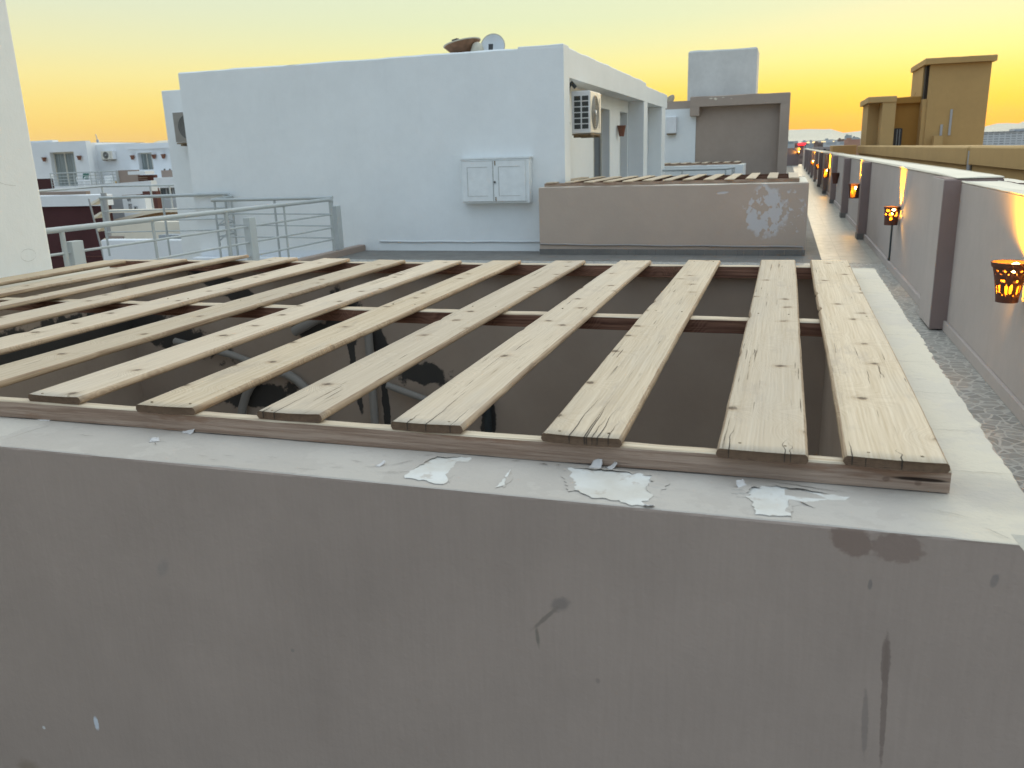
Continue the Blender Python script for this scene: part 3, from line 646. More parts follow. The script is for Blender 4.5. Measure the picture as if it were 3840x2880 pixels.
# ------------------------------------------------------------------ own building at the left edge
b1 = thing('white_building', (-6, 0, 0), 'plain white plastered building corner rising beside the slats with a faint circular crack', 'building')
B(-9.5, -3.525, -3.0, 3.36, -7, 3.4).build('wall', 'white', b1, bevel=.012)
def hair(pts, w_, name, parent, plane_x):
    V = []; n = len(pts)
    for s in (-1, 1): V += [(plane_x, y+s*w_*.3, z+s*w_) for y, z in pts]
    return MB().add(V, [(i, i+1, n+i+1, n+i) for i in range(n-1)]).build(name, 'groove', parent)
cx_ = [(3.22 + .045*math.cos(a*.5), 1.135 + .03*math.sin(a*.5)) for a in range(13)]
hair(cx_, .0007, 'wall_crack', b1, -3.5225)
hair([(2.87+.05*k, 1.55-.012*k+mnoise.noise((k*.9, 1, 1))*.012) for k in range(8)], .0006, 'wall_crack', b1, -3.5225)

# ------------------------------------------------------------------ second building
b2 = thing('white_building', (-7, 17, 0), 'long white rooftop building with an open porch and two dishes on top', 'building')
XF, XB = -3.295, -3.669
MB().rbox(-10.30, XF, 13.2, 13.56, 0, 3.11, step=.16, jit=.007, seed=5, r=.02).build('front_wall', 'white', b2)
MB().rbox(-4.02, XF-.003, 13.203, 13.557, 3.09, 3.135, step=.2, jit=.004, seed=6, r=.012).build('roof_curb', 'white', b2)
B(-10.299, -3.95, 13.56, 25.0, 0, 3.06).build('core', 'white', b2)
B(-11.56, -10.3, 14.25, 22, -5, 2.925).build('side_wall', 'white', b2, bevel=.015)
B(-10.299, -6.953, 13.201, 14.4, -6, -.001).build('lower_wall', 'blue_white', b2)
bw = MB()   # rear wall of the porch, with two door openings
for y0, y1, z0, z1 in ((13.56, 17.05, 0, 2.67), (17.05, 18.74, 2.40, 2.67), (18.74, 19.96, 0, 2.67), (19.96, 20.95, 2.41, 2.67), (20.95, 25, 0, 2.67)): bw.box(-3.949, XB, y0, y1, z0, z1)
bw.build('porch_wall', 'white', b2)
MB().rbox(-3.95, XF, 13.561, 21.38, 2.67, 3.112, step=.16, jit=.007, seed=8, r=.02).build('porch_beam', 'white', b2)
MB().rbox(-3.95, XF, 21.381, 25.3, 2.665, 3.035, step=.16, jit=.006, seed=9, r=.02).build('porch_beam', 'white', b2)
B(XB+.001, XF-.002, 21.1, 21.66, 0, 2.669).build('column', 'white', b2, bevel=.01)
B(XB+.001, XF-.002, 24.28, 25.0, 0, 2.664).build('column', 'white', b2, bevel=.01)
def door(parent, y0, y1, z1, mat, x=-3.90):
    d = B(x, x+.03, y0, y1, 0, z1).build('door', mat, parent)
    fr = MB()
    for a, b in ((y0, y0+.06), ((y0+y1)/2-.03, (y0+y1)/2+.03), (y1-.06, y1)): fr.box(x+.03, x+.06, a, b, 0, z1)
    fr.box(x+.03, x+.06, y0+.06, (y0+y1)/2-.03, z1-.06, z1); fr.box(x+.03, x+.06, (y0+y1)/2+.03, y1-.06, z1-.06, z1)
    fr.build('frame', 'alu', d)
door(b2, 17.05, 18.74, 2.40, 'glass'); door(b2, 19.96, 20.95, 2.41, 'alu_grey')
# meter cupboard on the facade
cab = thing('wall_cabinet', (-4.41, 13.2, .78), 'white two-door wooden cabinet fixed to the big white wall', 'cabinet')
c0, c1, z0, z1 = -4.985, -3.835, .785, 1.475
B(c0, c1, 13.03, 13.199, z0, z1).build('carcass', 'cab', cab, bevel=.006)
B(c0-.02, c1+.02, 13.02, 13.199, z1+.001, z1+.025).build('top_board', 'cab', cab)
for a, b, nm in ((c0+.03, -4.435, 'L'), (-4.425, c1-.06, 'R')):
    d = B(a, b, 13.008, 13.028, z0+.035, z1-.03).build('door', 'cab', cab, bevel=.003)
    MB().box(a+.085, b-.085, 13.004, 13.0078, z1-.125, z1-.118).box(a+.085, a+.092, 13.004, 13.0078, z0+.12, z1-.125).box(a+.085, b-.085, 13.005, 13.0078, z0+.114, z0+.12).build('panel_moulding', 'groove', d)
MB().box(-4.436, -4.424, 13.002, 13.0079, z0+.03, z1-.02).box(c0+.02, c1-.03, 13.004, 13.0079, z1-.029, z1-.023).box(c0+.03, c1-.03, 13.004, 13.0079, z0+.028, z0+.034).build('door_gap', 'groove', cab)
MB().lathe([(0, 12.98), (.016, 12.982), (.018, 12.99), (.01, 13.0075)], (-4.40, 0, 1.12), 'Y', 10).build('knob', 'ac_dark', cab)
MB().box(-4.40, -4.385, 12.999, 13.0075, z1-.10, z1-.03).box(-4.40, -4.385, 12.999, 13.0075, z0+.04, z0+.1).build('hinge', 'rust', cab)

def fan_guard(mb, c, axis, rad, sgn, mi_disc, mi_ring, n=36):
    """recessed fan opening: dark disc, concentric rings and spokes, hub"""
    def L(prof, mi): mb.lathe([(r_, sgn*h) for r_, h in prof], c, axis, n, mi)
    L([(0, .002), (rad, .002)], mi_disc)
    k = .16
    while k < 1.01: L([(rad*k-.006, .004), (rad*k-.006, .012), (rad*k+.006, .012), (rad*k+.006, .004)], mi_ring); k += .14
    L([(0, .014), (rad*.17, .014), (rad*.17, .004)], mi_ring)
def ac_unit(loc, rot, label, w_=.84, d=.31, h=.66, legs=False, side=True, panel='ac_white'):
    """outdoor unit, local: fan face at +X, width along Y, back at 0"""
    t = thing('air_conditioner', loc, label, 'air conditioner', 'outdoor air conditioner units'); t.rotation_euler = (0, 0, rot)
    t['_w'] = (0, 0, 0)
    body = MB().box(0, d, 0, w_, 0, h).build('casing', 'ac_side', t, bevel=.012)
    B(d-.004, d+.006, .012, w_-.012, .012, h-.012).build('front_panel', panel, t)
    fm = MB(); fan_guard(fm, (d+.006, w_*.42, h*.5), 'X', h*.40, 1, 0, 1); fm.build('fan_guard', ['ac_dark', 'ac_grey'], t)
    MB().lathe([(0, .022), (h*.055, .022), (h*.06, .012)], (d+.006, w_*.42, h*.5), 'X', 16).build('hub', 'dish_white', t)
    MB().box(d+.0062, d+.012, w_*.80, w_*.815, h*.12, h*.85).build('panel_seam', 'ac_grey', t)
    if side:
        g = MB()
        for r_ in range(6):
            for c in range(2):
                x0 = .045+c*(d*.42); g.box(x0, x0+d*.34, -.004, -.0008, .07+r_*(h-.13)/6, .07+r_*(h-.13)/6+(h-.13)/6*.80)
        g.build('side_grille', 'ac_fins', t)
    br = MB()
    for y in (.12, w_-.16):
        br.box(0, d+.02, y, y+.045, -.065, -.029)
        if legs: br.box(-.0, .03, y, y+.045, -.22, -.0655)
    br.box(-.0, d, .02, w_-.02, -.028, -.006)
    br.build('bracket', 'rust', t)
    return t
ac_unit((-3.372, 14.0, 1.835), 0, 'cream air conditioner with square side grille hanging in the porch of the central white building')
for pts in ([(-3.42, 13.98, 2.45), (-3.44, 13.95, 2.60), (-3.40, 13.99, 2.66), (-3.33, 14.02, 2.55)], [(-3.43, 13.97, 2.40), (-3.46, 13.95, 2.1), (-3.44, 13.97, 1.95)]): pass
tag(MB().tube([(-3.30, 14.0, 2.55), (-3.36, 13.97, 2.62), (-3.41, 13.95, 2.56), (-3.43, 13.96, 2.40), (-3.45, 13.95, 2.15), (-3.42, 13.97, 1.98)], .035, 8).build('coolant_hose', 'pipe_dark', origin=(-3.4, 13.97, 2)),
    'black lagged hose looping behind the porch air conditioner', 'hose')
ac_unit((-11.13, 14.245, 1.945), R(-90), 'dark fan of an air conditioner half hidden behind the left end of the central building', .80, .30, .56, side=False, legs=True, panel='ac_dim')
# satellite dishes on the roof
def dish(loc, rad, depth, dirv, label, front, back, arm=True, name='satellite_dish'):
    t = thing(name, loc, label, 'satellite dish', 'satellite dishes on the roof'); t['_w'] = (0, 0, 0)
    q = Vector(dirv).to_track_quat('Z', 'Y').to_matrix()
    prof = [(rad*k/8, depth*(k/8)**2) for k in range(9)]
    def xf(mb): mb.v = [tuple(q @ Vector(v)) for v in mb.v]; return mb
    cz = rad*.75
    def up_(mb): mb.v = [(v[0], v[1], v[2]+cz) for v in mb.v]; return mb
    up_(xf(MB().lathe(prof, n=36))).build('reflector', front, t)
    up_(xf(MB().lathe([(r_, h-.012) for r_, h in prof], n=36))).build('reflector_back', back, t)
    up_(xf(MB().lathe([(rad, depth-.012), (rad+.014, depth-.008), (rad+.014, depth+.006), (rad, depth+.002)], n=36))).build('rim', 'dish_rim', t)
    up_(xf(MB().tube([(0, 0, -.02), (0, 0, -.14)], .03, 8))).build('mount', 'metal', t)
    p = q @ Vector((0, 0, -.14)); MB().tube([(p.x, p.y, p.z+cz), (p.x, p.y, -.12)], .022, 8).build('post', 'metal', t)
    if arm:
        up_(xf(MB().tube([(0, -rad*.9, depth*.8), (0, -rad*.35, rad*.9)], .012, 6).box(-.035, .035, -rad*.35-.05, -rad*.35+.05, rad*.84, rad*.98))).build('feed_arm', 'black', t)
    return t
d1 = dish((-5.08, 13.70, 2.885), .30, .20, (-.19, .02, .98), 'tilted rusty brown dish seen from behind on the white roof', 'dish_white', 'dish_rust')
MB().lathe([(.125, 3.08), (.115, 3.16), (.075, 3.27), (.03, 3.295), (0, 3.297)], (-4.83, 13.62, 0), n=18).build('support', 'dish_rim', None, origin=(0, 0, 0)).parent = d1
d1.children[-1].location = (5.08, -13.70, -2.885)
dish((-4.60, 13.75, 3.075), .19, .04, (.10, -.95, .24), 'upright pale round dish facing the camera on the white roof', 'dish_white', 'dish_white')
# cable along the foot of the wall, terracotta sconce in the porch
pts = [(-6.6, 13.185, .16)] + [(-6.6+3.0*k/16, 13.185, .155+.003*math.sin(k*1.3)) for k in range(1, 17)]
tag(MB().tube(pts, .012, 6).build('wall_cable', 'cable_white', origin=pts[0]), 'white cable running along the foot of the big white wall', 'cable')
def pot_profile(rt_, rb, h): return [(rb*.2, 0), (rb, 0), (rb*1.02, h*.05), (rb+(rt_-rb)*.55, h*.55), (rt_*.93, h*.88), (rt_, h*.9), (rt_, h)]
def sconce(loc, label, rt_=.10, rb=.055, h=.24, group='terracotta wall sconces', mat='clay_dull'):
    t = thing('wall_sconce', loc, label, 'wall lamp', group); t['_w'] = (0, 0, 0)
    pr_ = pot_profile(rt_, rb, h); MB().lathe(pr_ + [(r_-.012, z) for r_, z in reversed(pr_[1:])], n=18).build('pot', mat, t)
    MB().lathe([(0, .02), (.028, .05), (.03, h*.5), (0, h*.6)], n=10).build('bulb', 'dish_white', t)
    return t
sconce((XB+.10, 19.62, 1.85), 'plain terracotta sconce between the porch doors of the central building')

# ------------------------------------------------------------------ second parapet box with its cover
def box_cover(x0, x1, y0, y1, boxlabel, coverlabel, mat, hts=1.0, n=16, skip=0):
    t = thing('parapet_box', ((x0+x1)/2, (y0+y1)/2, 0), boxlabel, 'parapet')
    mb = MB()
    for a in ((x0, x1, y0, y0+.20), (x0, x1, y1-.2, y1), (x0, x0+.15, y0+.2, y1-.2), (x1-.18, x1, y0+.2, y1-.2)): mb.rbox(*a, 0, hts, 0, 1, step=.15, jit=.004, seed=int(a[1]*10))
    mb.build('wall', [mat, 'cap_white'], t)
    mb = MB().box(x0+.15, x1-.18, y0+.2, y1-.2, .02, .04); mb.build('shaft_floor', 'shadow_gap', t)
    c = thing('slatted_cover', ((x0+x1)/2, (y0+y1)/2, hts), coverlabel, 'pergola')
    zt = hts+.001
    for nm, yy in (('front_beam', y0+.16), ('middle_beam', (y0+y1)/2), ('rear_beam', y1-.24)): B(x0+.05, x1-.13, yy, yy+.04, zt, zt+.05).build(nm, 'beam_paint' if nm[0] == 'f' else 'beam_dark', c)
    for k in range(n):
        xc = x1-.205-.3*k
        if xc < x0+.06: break
        ti = rng.uniform(-.03, .03); dx = rng.uniform(-.008, .008)
        v = MB().box(xc-.072, xc+.072, y0+.14, y1-.15, zt+.0505, zt+.067)
        v.v = [(x, y+rng.uniform(-.015, .015), z+(x-xc)*ti+(.004 if abs(ti) > .02 else 0)) for x, y, z in v.v]
        v.build('slat', 'slat', c, origin=(xc, (y0+y1)/2, zt+.05), bevel=.004)
    return t, c
box_cover(-3.62, .34, 12.80, 15.55, 'taupe parapet box with flaking white scuffs in front of the central building', 'row of pale slats on the scuffed taupe parapet box', 'box2', 1.03)
pts = [(-3.61, 12.785, .165)] + [(-3.6+3.9*k/20, 12.785, .158-.03*k/20+.004*math.sin(k*1.1)) for k in range(1, 21)] + [(.32, 12.785, .05)]
tag(MB().tube(pts, .012, 6).build('wall_cable', 'cable', origin=pts[0]), 'grey cable along the foot of the scuffed taupe box', 'cable')
MBs = MB()
for k in range(14): MBs.box(-3.62+k*.283, -3.62+k*.283+.279, 12.775, 12.7985, .004, .085)
sk = MBs.build('stone_skirting', 'terrace_tiles'); tag(sk, 'grey stone skirting tiles along the foot of the scuffed taupe box', 'skirting')

# ------------------------------------------------------------------ third building with grey frame, its box and dish
b3 = thing('grey_building', (-1.5, 30, 0), 'white building with a taupe framed facade and a white block on its roof', 'building')
FY = 27.6; k3 = FY/25.0
def zf(z): return 1.5416+(z-1.5416)*k3
MB().rbox(-2.62*k3, .055, FY, FY+.45, zf(2.655), zf(2.925), step=.3, jit=.008, seed=21, r=.02).build('lintel', 'taupe_warm', b3)
B(-2.62*k3, -2.36*k3, FY, FY+.449, zf(2.41), zf(2.654)).build('corbel', 'taupe_warm', b3, bevel=.01)
B(-.20*k3, .054, FY+.001, FY+.448, 0, zf(2.654)).build('pier', 'taupe_warm', b3, bevel=.01)
B(-2.47*k3, -.201*k3, FY+.30, FY+.46, 0, zf(2.654)).build('recessed_wall', 'taupe_warm', b3)
B(-6, .05, FY+.46, FY+9, 0, zf(2.85)).build('core', 'taupe_warm', b3)
B(-5.5, -2.471*k3, FY+.28, FY+.455, 0, zf(2.63)).build('white_wall', 'white', b3)
MB().rbox(-2.70*27/25*1.11, -.86*27/25*1.11, FY+2.4, FY+4.2, zf(2.85), 1.5416+(4.33-1.5416)*1.113, step=.3, jit=.02, seed=23, r=.05).build('roof_block', 'roof_block', b3)
wf = MB()
for (x, z, a, b, s_) in ((-2.05, 2.86, .07, .02, 1), (-1.93, 2.845, .05, .035, 2), (-1.72, 2.87, .04, .014, 3), (-1.5, 2.83, .025, .01, 4)):
    rg = random.Random(s_); wf.prism([((x+a*math.cos(q*.7)*rg.uniform(.5, 1.1))*k3, FY-.004, zf(z+b*math.sin(q*.7)*rg.uniform(.5, 1.1))) for q in range(9)], (0, .003, 0))
wf.build('flaked_paint', 'cap_white', b3)
t = thing('meter_box', (-3.45, FY+.2, 2.0), 'pale grey service box high on the white wall left of the taupe frame', 'service box')
B(-3.62, -3.31, FY+.10, FY+.279, zf(1.97), zf(2.43)).build('case', 'ac_side', t, bevel=.02); B(-3.60, -3.33, FY+.13, FY+.279, zf(1.93), zf(1.968)).build('ledge', 'rust', t)
dish((-3.78, FY+1.6, zf(2.43)), .42, .12, (-.75, .2, .62), 'grey dish on the far roof beside the taupe frame, edge on', 'dish_rim', 'dish_rim')
tag(MB().tube([(-2.98, FY+1.2, zf(2.55)), (-2.90, FY+1.2, zf(2.82))], [.035, .01], 6).tube([(-2.80, FY+1.2, zf(2.5)), (-2.75, FY+1.2, zf(2.68))], [.04, .012], 6).tube([(-3.1, FY+1.2, zf(2.50)), (-2.75, FY+1.2, zf(2.50))], .02, 6).build('roof_antenna', 'dish_rim', origin=(-2.9, FY+1.2, zf(2.5))),
    'small forked antenna on the far roof left of the taupe frame', 'antenna')
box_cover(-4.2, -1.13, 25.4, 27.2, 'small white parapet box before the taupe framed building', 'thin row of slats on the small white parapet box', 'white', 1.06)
rl3 = thing('metal_railing', (-2.6, 24.6, 0), 'short grey railing with a braced end before the small white parapet box', 'railing')
MB().tube([(-3.75, 24.6, .965), (-1.56, 24.6, .965), (-1.36, 25.1, .99)], .035, 8).build('top_rail', 'rail', rl3)
for x, y in ((-2.75, 24.6), (-1.56, 24.6), (-1.40, 24.95), (-1.36, 25.1)): MB().tube([(x, y, 0), (x, y, .96)], .02, 6).build('post', 'rail', rl3)
MB().tube([(-1.55, 24.62, .55), (-1.37, 25.08, .9)], .016, 6).tube([(-3.75, 24.6, .6), (-1.56, 24.6, .6)], .014, 6).build('brace', 'rail', rl3)

# ------------------------------------------------------------------ corridor walls on the right
cw1 = thing('corridor_wall', (1.48, 4, 0), 'near low stretch of the taupe walkway wall with cream coping at the right edge', 'wall')
MB().rbox(1.36, 1.62, .5, 8.0, 0, 1.213, 0, 0, step=.15, jit=.003, seed=31, r=.01).build('wall', 'corridor_paint', cw1)
MB().rbox(1.357, 1.625, .5, 8.0, 1.2135, 1.222, step=.10, jit=.003, seed=32, r=.004).build('coping', 'cap_white', cw1)
B(1.335, 1.359, .5, 8.02, 0, .085).build('baseboard', 'corridor_paint', cw1, bevel=.004)
B(1.40, 1.50, 7.995, 8.15, 0, .10).build('stone_footing', 'terrace_tiles', cw1)
cw2 = thing('corridor_wall', (1.48, 40, 0), 'long receding taupe walkway wall with dark pilasters and cream coping', 'wall')
MB().rbox(1.335, 1.63, 8.25, 73, 0, 1.243, step=.3, jit=.004, seed=33, r=.01).build('wall', 'corridor_paint', cw2)
MB().rbox(1.325, 1.66, 7.66, 73, 1.2435, 1.257, step=.12, jit=.006, seed=34, r=.006).build('coping', 'cap_white', cw2)
B(1.30, 1.334, 8.27, 73, 0, .09).build('baseboard', 'corridor_paint', cw2, bevel=.004)
MB().rbox(1.235, 1.66, 7.66, 8.249, .012, 1.2425, step=.08, jit=.004, seed=35, r=.012).build('pilaster', 'mauve', cw2)
MB().rbox(1.2285, 1.2345, 7.664, 8.25, .02, 1.238, step=.08, jit=.002, seed=38, r=.003).build('pilaster_face', 'corridor_paint', cw2)
for y in (15.05, 19.6, 24.45, 29.3, 34.2, 39.1, 44.0, 49.0, 54.0, 60.0):
    p = MB().rbox(1.205, 1.334, y, y+.32, .10, 1.2425, step=.1, jit=.003, seed=int(y), r=.01).build('pilaster', 'mauve', cw2)
    B(1.195, 1.3335, y-.012, y+.33, 0, .099).build('plinth', 'terrace_tiles', p)
MB().box(1.318, 1.334, 11.60, 11.66, .12, .60).box(1.312, 1.334, 11.59, 11.67, .06, .12).build('cable_duct', 'pipe_dark', cw2)
cw3 = thing('corridor_wall', (.6, 72, 0), 'dark cross wall closing the far end of the walkway', 'wall')
MB().rbox(-1.0, 1.02, 71, 71.3, 0, 1.33, step=.3, jit=.004, seed=36).build('wall', 'mauve', cw3)
tag(MB().rbox(1.72, 1.90, 7.55, 8.6, -7, 1.205, 0, 1, step=.1, jit=.005, seed=37).build('maroon_wall', ['maroon', 'cap_white'], origin=(1.8, 8, -7)), 'short maroon wall end with white top beyond the walkway coping', 'wall')

# pierced terracotta lamps on the walkway wall
def pot_lamp(loc, label, rt_, rb, h, holes, lit=True, power=3.0, bz=.62, cone=60, throw=1.0):
    t = thing('wall_lamp', loc, label, 'wall lamp', 'pierced terracotta lamps on the walkway wall'); t['_w'] = (0, 0, 0)
    n, m = 72, 44; mb = MB(); V = []
    def rad(u): return rb+(rt_-rb)*(.15*u+.85*u**1.5) + (.006 if u > .88 else 0)
    for j in range(m+1):
        u = j/m
        for k in range(n): a = 2*math.pi*k/n; V.append((rad(u)*math.cos(a), rad(u)*math.sin(a), h*u))
    mb.v = V
    for j in range(m):
        for k in range(n):
            u = (j+.5)/m; a = 2*math.pi*(k+.5)/n
            if any((((a-ha+math.pi) % (2*math.pi)-math.pi)/da)**2 + ((u-hu)/du)**2 < 1 for ha, hu, da, du in holes): continue
            mb.f.append([j*n+k, j*n+(k+1) % n, (j+1)*n+(k+1) % n, (j+1)*n+k]); mb.mi.append(0); mb.sm.append(True)
    mb.f.append(list(reversed(range(n)))); mb.mi.append(0); mb.sm.append(False)
    o = mb.build('pot', 'clay', t); sd = o.modifiers.new('t', 'SOLIDIFY'); sd.thickness = .009; sd.offset = -1
    c = Vector((rt_*.25, 0, h*bz))
    MB().lathe([(0, c.z-.045), (.018, c.z-.03), (.03, c.z), (.022, c.z+.022), (0, c.z+.032)], (c.x, 0, 0), n=14).build('bulb', 'bulb' if lit else 'dish_white', t)
    MB().tube([(c.x, 0, .012), (c.x, 0, c.z-.04)], .012, 8).build('lamp_holder', 'black', t)
    if lit:   # the bulb: a little light all round inside the pot, most of it thrown up out of the mouth
        l = bpy.data.lights.new('lamp_glow', 'POINT'); l.energy = min(power*.05, 24); l.color = (1, .45, .012); l.shadow_soft_size = .012
        lo = bpy.data.objects.new('lamp_glow', l); sc.collection.objects.link(lo); lo.parent = t; lo.location = (-rt_*.38, 0, h*.52)
        l = bpy.data.lights.new('lamp_beam', 'SPOT'); l.energy = power; l.color = (1, .44, .004); l.shadow_soft_size = .02; l.spot_size = R(cone); l.spot_blend = .8
        lo = bpy.data.objects.new('lamp_beam', l); sc.collection.objects.link(lo); lo.parent = t; lo.location = (c.x*throw, 0, c.z+.055)
        lo.rotation_euler = Vector((-.35, 0, -1)).to_track_quat('Z', 'Y').to_euler()
    return t
FRONT = math.pi    # side of the pot that faces the walkway (-X)
CAMS = math.pi*1.44  # between the walkway and the camera
h1 = []
for k in range(12): h1.append((k*.52, .80, .11, .030)); h1.append((k*.52+.26, .72, .075, .024))
for k in range(6): h1.append((CAMS-2.4+k*.95, .56, .17, .042)); h1.append((CAMS-2.4+k*.95-.30, .35, .13, .13)); h1.append((CAMS-2.4+k*.95+.30, .33, .13, .14)); h1.append((CAMS-2.4+k*.95, .20, .10, .025))
pot_lamp((1.258, 5.40, .634), 'nearest lit terracotta lamp at the right edge, pierced with slots and dots', .098, .058, .228, h1, True, 620, .86, 165, -.3)
h2 = [(CAMS-.5, .80, .34, .085), (CAMS+.35, .86, .3, .07), (CAMS-.05, .60, .30, .10), (CAMS+.5, .52, .18, .05), (CAMS-.9, .60, .2, .06), (CAMS, .36, .26, .09), (CAMS+.9, .62, .2, .14), (CAMS+1.6, .5, .3, .15), (CAMS-1.7, .6, .3, .15)]
pot_lamp((1.245, 11.05, .585), 'second lit terracotta lamp, pierced with big round holes above a dark cable duct', .085, .075, .215, h2, True, 300, .74, 84)
h3 = [(CAMS-.25+.03*q, .12+.135*q, .62, .042) for q in range(7)]
pot_lamp((1.245, 16.95, .565), 'third lit terracotta lamp, cut with a stack of horizontal slots', .105, .085, .255, h3, True, 300, .74, 84)
pot_lamp((1.245, 23.4, .56), 'unlit dark terracotta lamp between two pilasters', .105, .06, .27, [(CAMS, .3, .2, .05)], False)
pot_lamp((1.245, 28.75, .53), 'lit ribbed terracotta lamp beyond the unlit one', .10, .08, .26, h3, True, 620, .84, 100)
pot_lamp((1.245, 35.7, .60), 'brightest small lamp far along the walkway wall', .11, .08, .2, h2, True, 900, .98, 120)
pot_lamp((1.245, 43.5, .60), 'small lit lamp just before the far end of the walkway wall', .10, .07, .18, h2, True, 1100, .95, 115)
pot_lamp((.96, 70.85, .86), 'tiny lit lamp on the far cross wall of the walkway', .13, .10, .2, h2, True, 420, .98, 120)

# ------------------------------------------------------------------ main railing along the terrace edge
kb = tag(MB().rbox(-7.02, -6.88, 3.4, 13.19, -.6, .105, step=.2, jit=.002, seed=41).build('kerb', 'taupe', origin=(-6.95, 8, 0)), 'low taupe kerb under the grey railing along the terrace edge', 'kerb')
rl = thing('metal_railing', (-6.95, 8, .1), 'grey tubular terrace railing running from the left wall to the central building', 'railing')
X0 = -6.95
MB().tube([(X0, 3.6, .945), (X0, 6.7, .945), (X0, 9.4, .935), (X0, 12.2, .925), (X0, 12.26, .915), (X0, 12.28, .88)], .030, 12).build('top_rail', 'rail', rl)
for z, za in ((.715, .69), (.485, .48), (.30, .293)): MB().tube([(X0, 3.6, z), (X0, 12.27, za)], .0135, 8).build('mid_rail', 'rail', rl)
for y, r_ in ((4.0, .02), (6.80, .026), (8.12, .018), (9.50, .028), (10.88, .016), (12.23, .026)): MB().tube([(X0, y, .10), (X0, y, .925)], r_, 10).build('post', 'rail', rl)
for y in (6.93, 10.0, 12.40): B(X0-.05, X0+.05, y-.075, y+.075, .106, .815).build('box_post', 'rail_box', rl, bevel=.004)
rl2 = thing('metal_railing', (-9, 12.8, .1), 'grey railing with a stepped corner in front of the left end of the central building', 'railing')
P2 = [(-7.12, 12.62, .935), (-9.47, 12.6, .925), (-9.52, 12.75, .925), (-9.39, 13.08, .955), (-9.50, 13.14, 1.0), (-9.62, 13.14, 1.005), (-12.38, 13.14, .975), (-12.45, 13.3, .96), (-12.2, 13.9, .96)]
MB().tube(P2, .030, 10).build('top_rail', 'rail', rl2)
for dz in (.235, .43, .63): MB().tube([(-7.15, 12.62, .905-dz), (-9.42, 12.6, .93-dz), (-9.40, 13.08, .95-dz), (-9.6, 13.14, 1.0-dz), (-12.36, 13.14, .96-dz)], .011, 8).build('mid_rail', 'rail', rl2)
for x, y, z in ((-7.14, 12.62, .92), (-8.23, 12.61, .92), (-9.42, 12.6, .92), (-9.39, 13.05, .95), (-9.58, 13.13, 1.0), (-10.95, 13.14, .99), (-12.36, 13.14, .96)): MB().tube([(x, y, -.12), (x, y, z)], .020, 8).build('post', 'rail', rl2)
MB().tube([(-9.42, 12.6, .48), (-9.39, 13.05, .72)], .012, 6).tube([(-9.42, 12.6, .22), (-9.39, 13.05, .45)], .012, 6).build('brace', 'rail', rl2)

# ------------------------------------------------------------------ lower terraces and walls on the left
lw = tag(MB().rbox(-13.76, -10.0, 14.45, 14.75, -6.5, .045, step=.3, jit=.004, seed=51).build('low_wall', 'blue_white', origin=(-12, 14.6, -6.5)), 'low pale blue white wall behind the railing, foot of the lower terrace', 'wall')
tag(MB().rbox(-10.35, -7.05, 13.0, 13.19, -6.5, -.12, step=.3, jit=.004, seed=52).build('low_wall', 'blue_white', origin=(-9, 13.1, -6.5)), 'pale wall top under the stepped corner railing', 'wall')
cw = thing('cream_terrace', (-14, 17, -1), 'cream terrace wall catching the light behind the railings', 'wall')
B(-14.9, -12.92, 16.0, 16.3, -6.5, .30).build('wall', 'cream', cw, bevel=.01); B(-14.9, -12.0, 16.31, 21, -1.2, -.9).build('deck', 'cream', cw)
B(-14.95, -14.55, 15.97, 15.999, -1, -.02).build('stained_end', 'taupe', cw)
tag(B(-12.9, -11.55, 15.2, 15.5, -6.5, .08).build('grey_wall', 'grey_render', origin=(-12, 15.3, -6.5)), 'grey shaded wall piece right of the cream terrace wall', 'wall')
arch = thing('arched_canopy', (-17.6, 21, -.3), 'curved cream hood over a brown thatched arch on the lower terrace', 'canopy')
A = [(-19.45+2.6*k/14, -.13+.36*math.sin(math.pi*.5*k/14)) for k in range(15)]
MB().prism([(x, 21.0, z) for x, z in A]+[(x, 21.0, z+.07+.03*(1-k/14)) for k, (x, z) in reversed(list(enumerate(A)))], (0, 1.2, 0)).build('hood', 'cream', arch)
MB().prism([(x, 21.08, z-.001) for x, z in A]+[(-16.86, 21.08, -.45), (-19.4, 21.08, -.45)], (0, .9, 0)).build('thatch', 'thatch', arch)
B(-16.85, -16.0, 21.3, 21.9, -.5, .12).build('side_panel', 'taupe', arch)
tag(B(-18.75, -16.0, 20.0, 20.35, .255, .335).build('beam_slab', 'cream', origin=(-17.3, 20, .25)), 'long narrow beige slab above the brown arch', 'slab')
# maroon house with a white band
mh = thing('maroon_house', (-20, 20.5, -6), 'dark maroon house wall with a broad white parapet band behind the railing', 'building')
def turn(mb, c, a):
    ca, sa = math.cos(a), math.sin(a); mb.v = [(c[0]+(x-c[0])*ca-(y-c[1])*sa, c[1]+(x-c[0])*sa+(y-c[1])*ca, z) for x, y, z in mb.v]; return mb
tc_ = (-20, 20)
turn(B(-23.5, -18.80, 20.0, 20.3, -6.5, .46), tc_, R(4)).build('wall', 'maroon', mh)
turn(MB().rbox(-23.5, -18.75, 19.93, 20.35, .461, .775, step=.3, jit=.004, seed=53), tc_, R(4)).build('parapet_band', 'blue_white', mh)
turn(B(-23.5, -18.9, 19.98, 19.999, -1.02, -1.0), tc_, R(4)).build('string_course', 'brick_red', mh)
tag(B(-27.0, -23.17, 24, 24.2, .3, .745).build('roof_strip', 'taupe', origin=(-25, 24, .3)), 'narrow taupe strip of roof wall above the white band of the maroon house', 'wall')
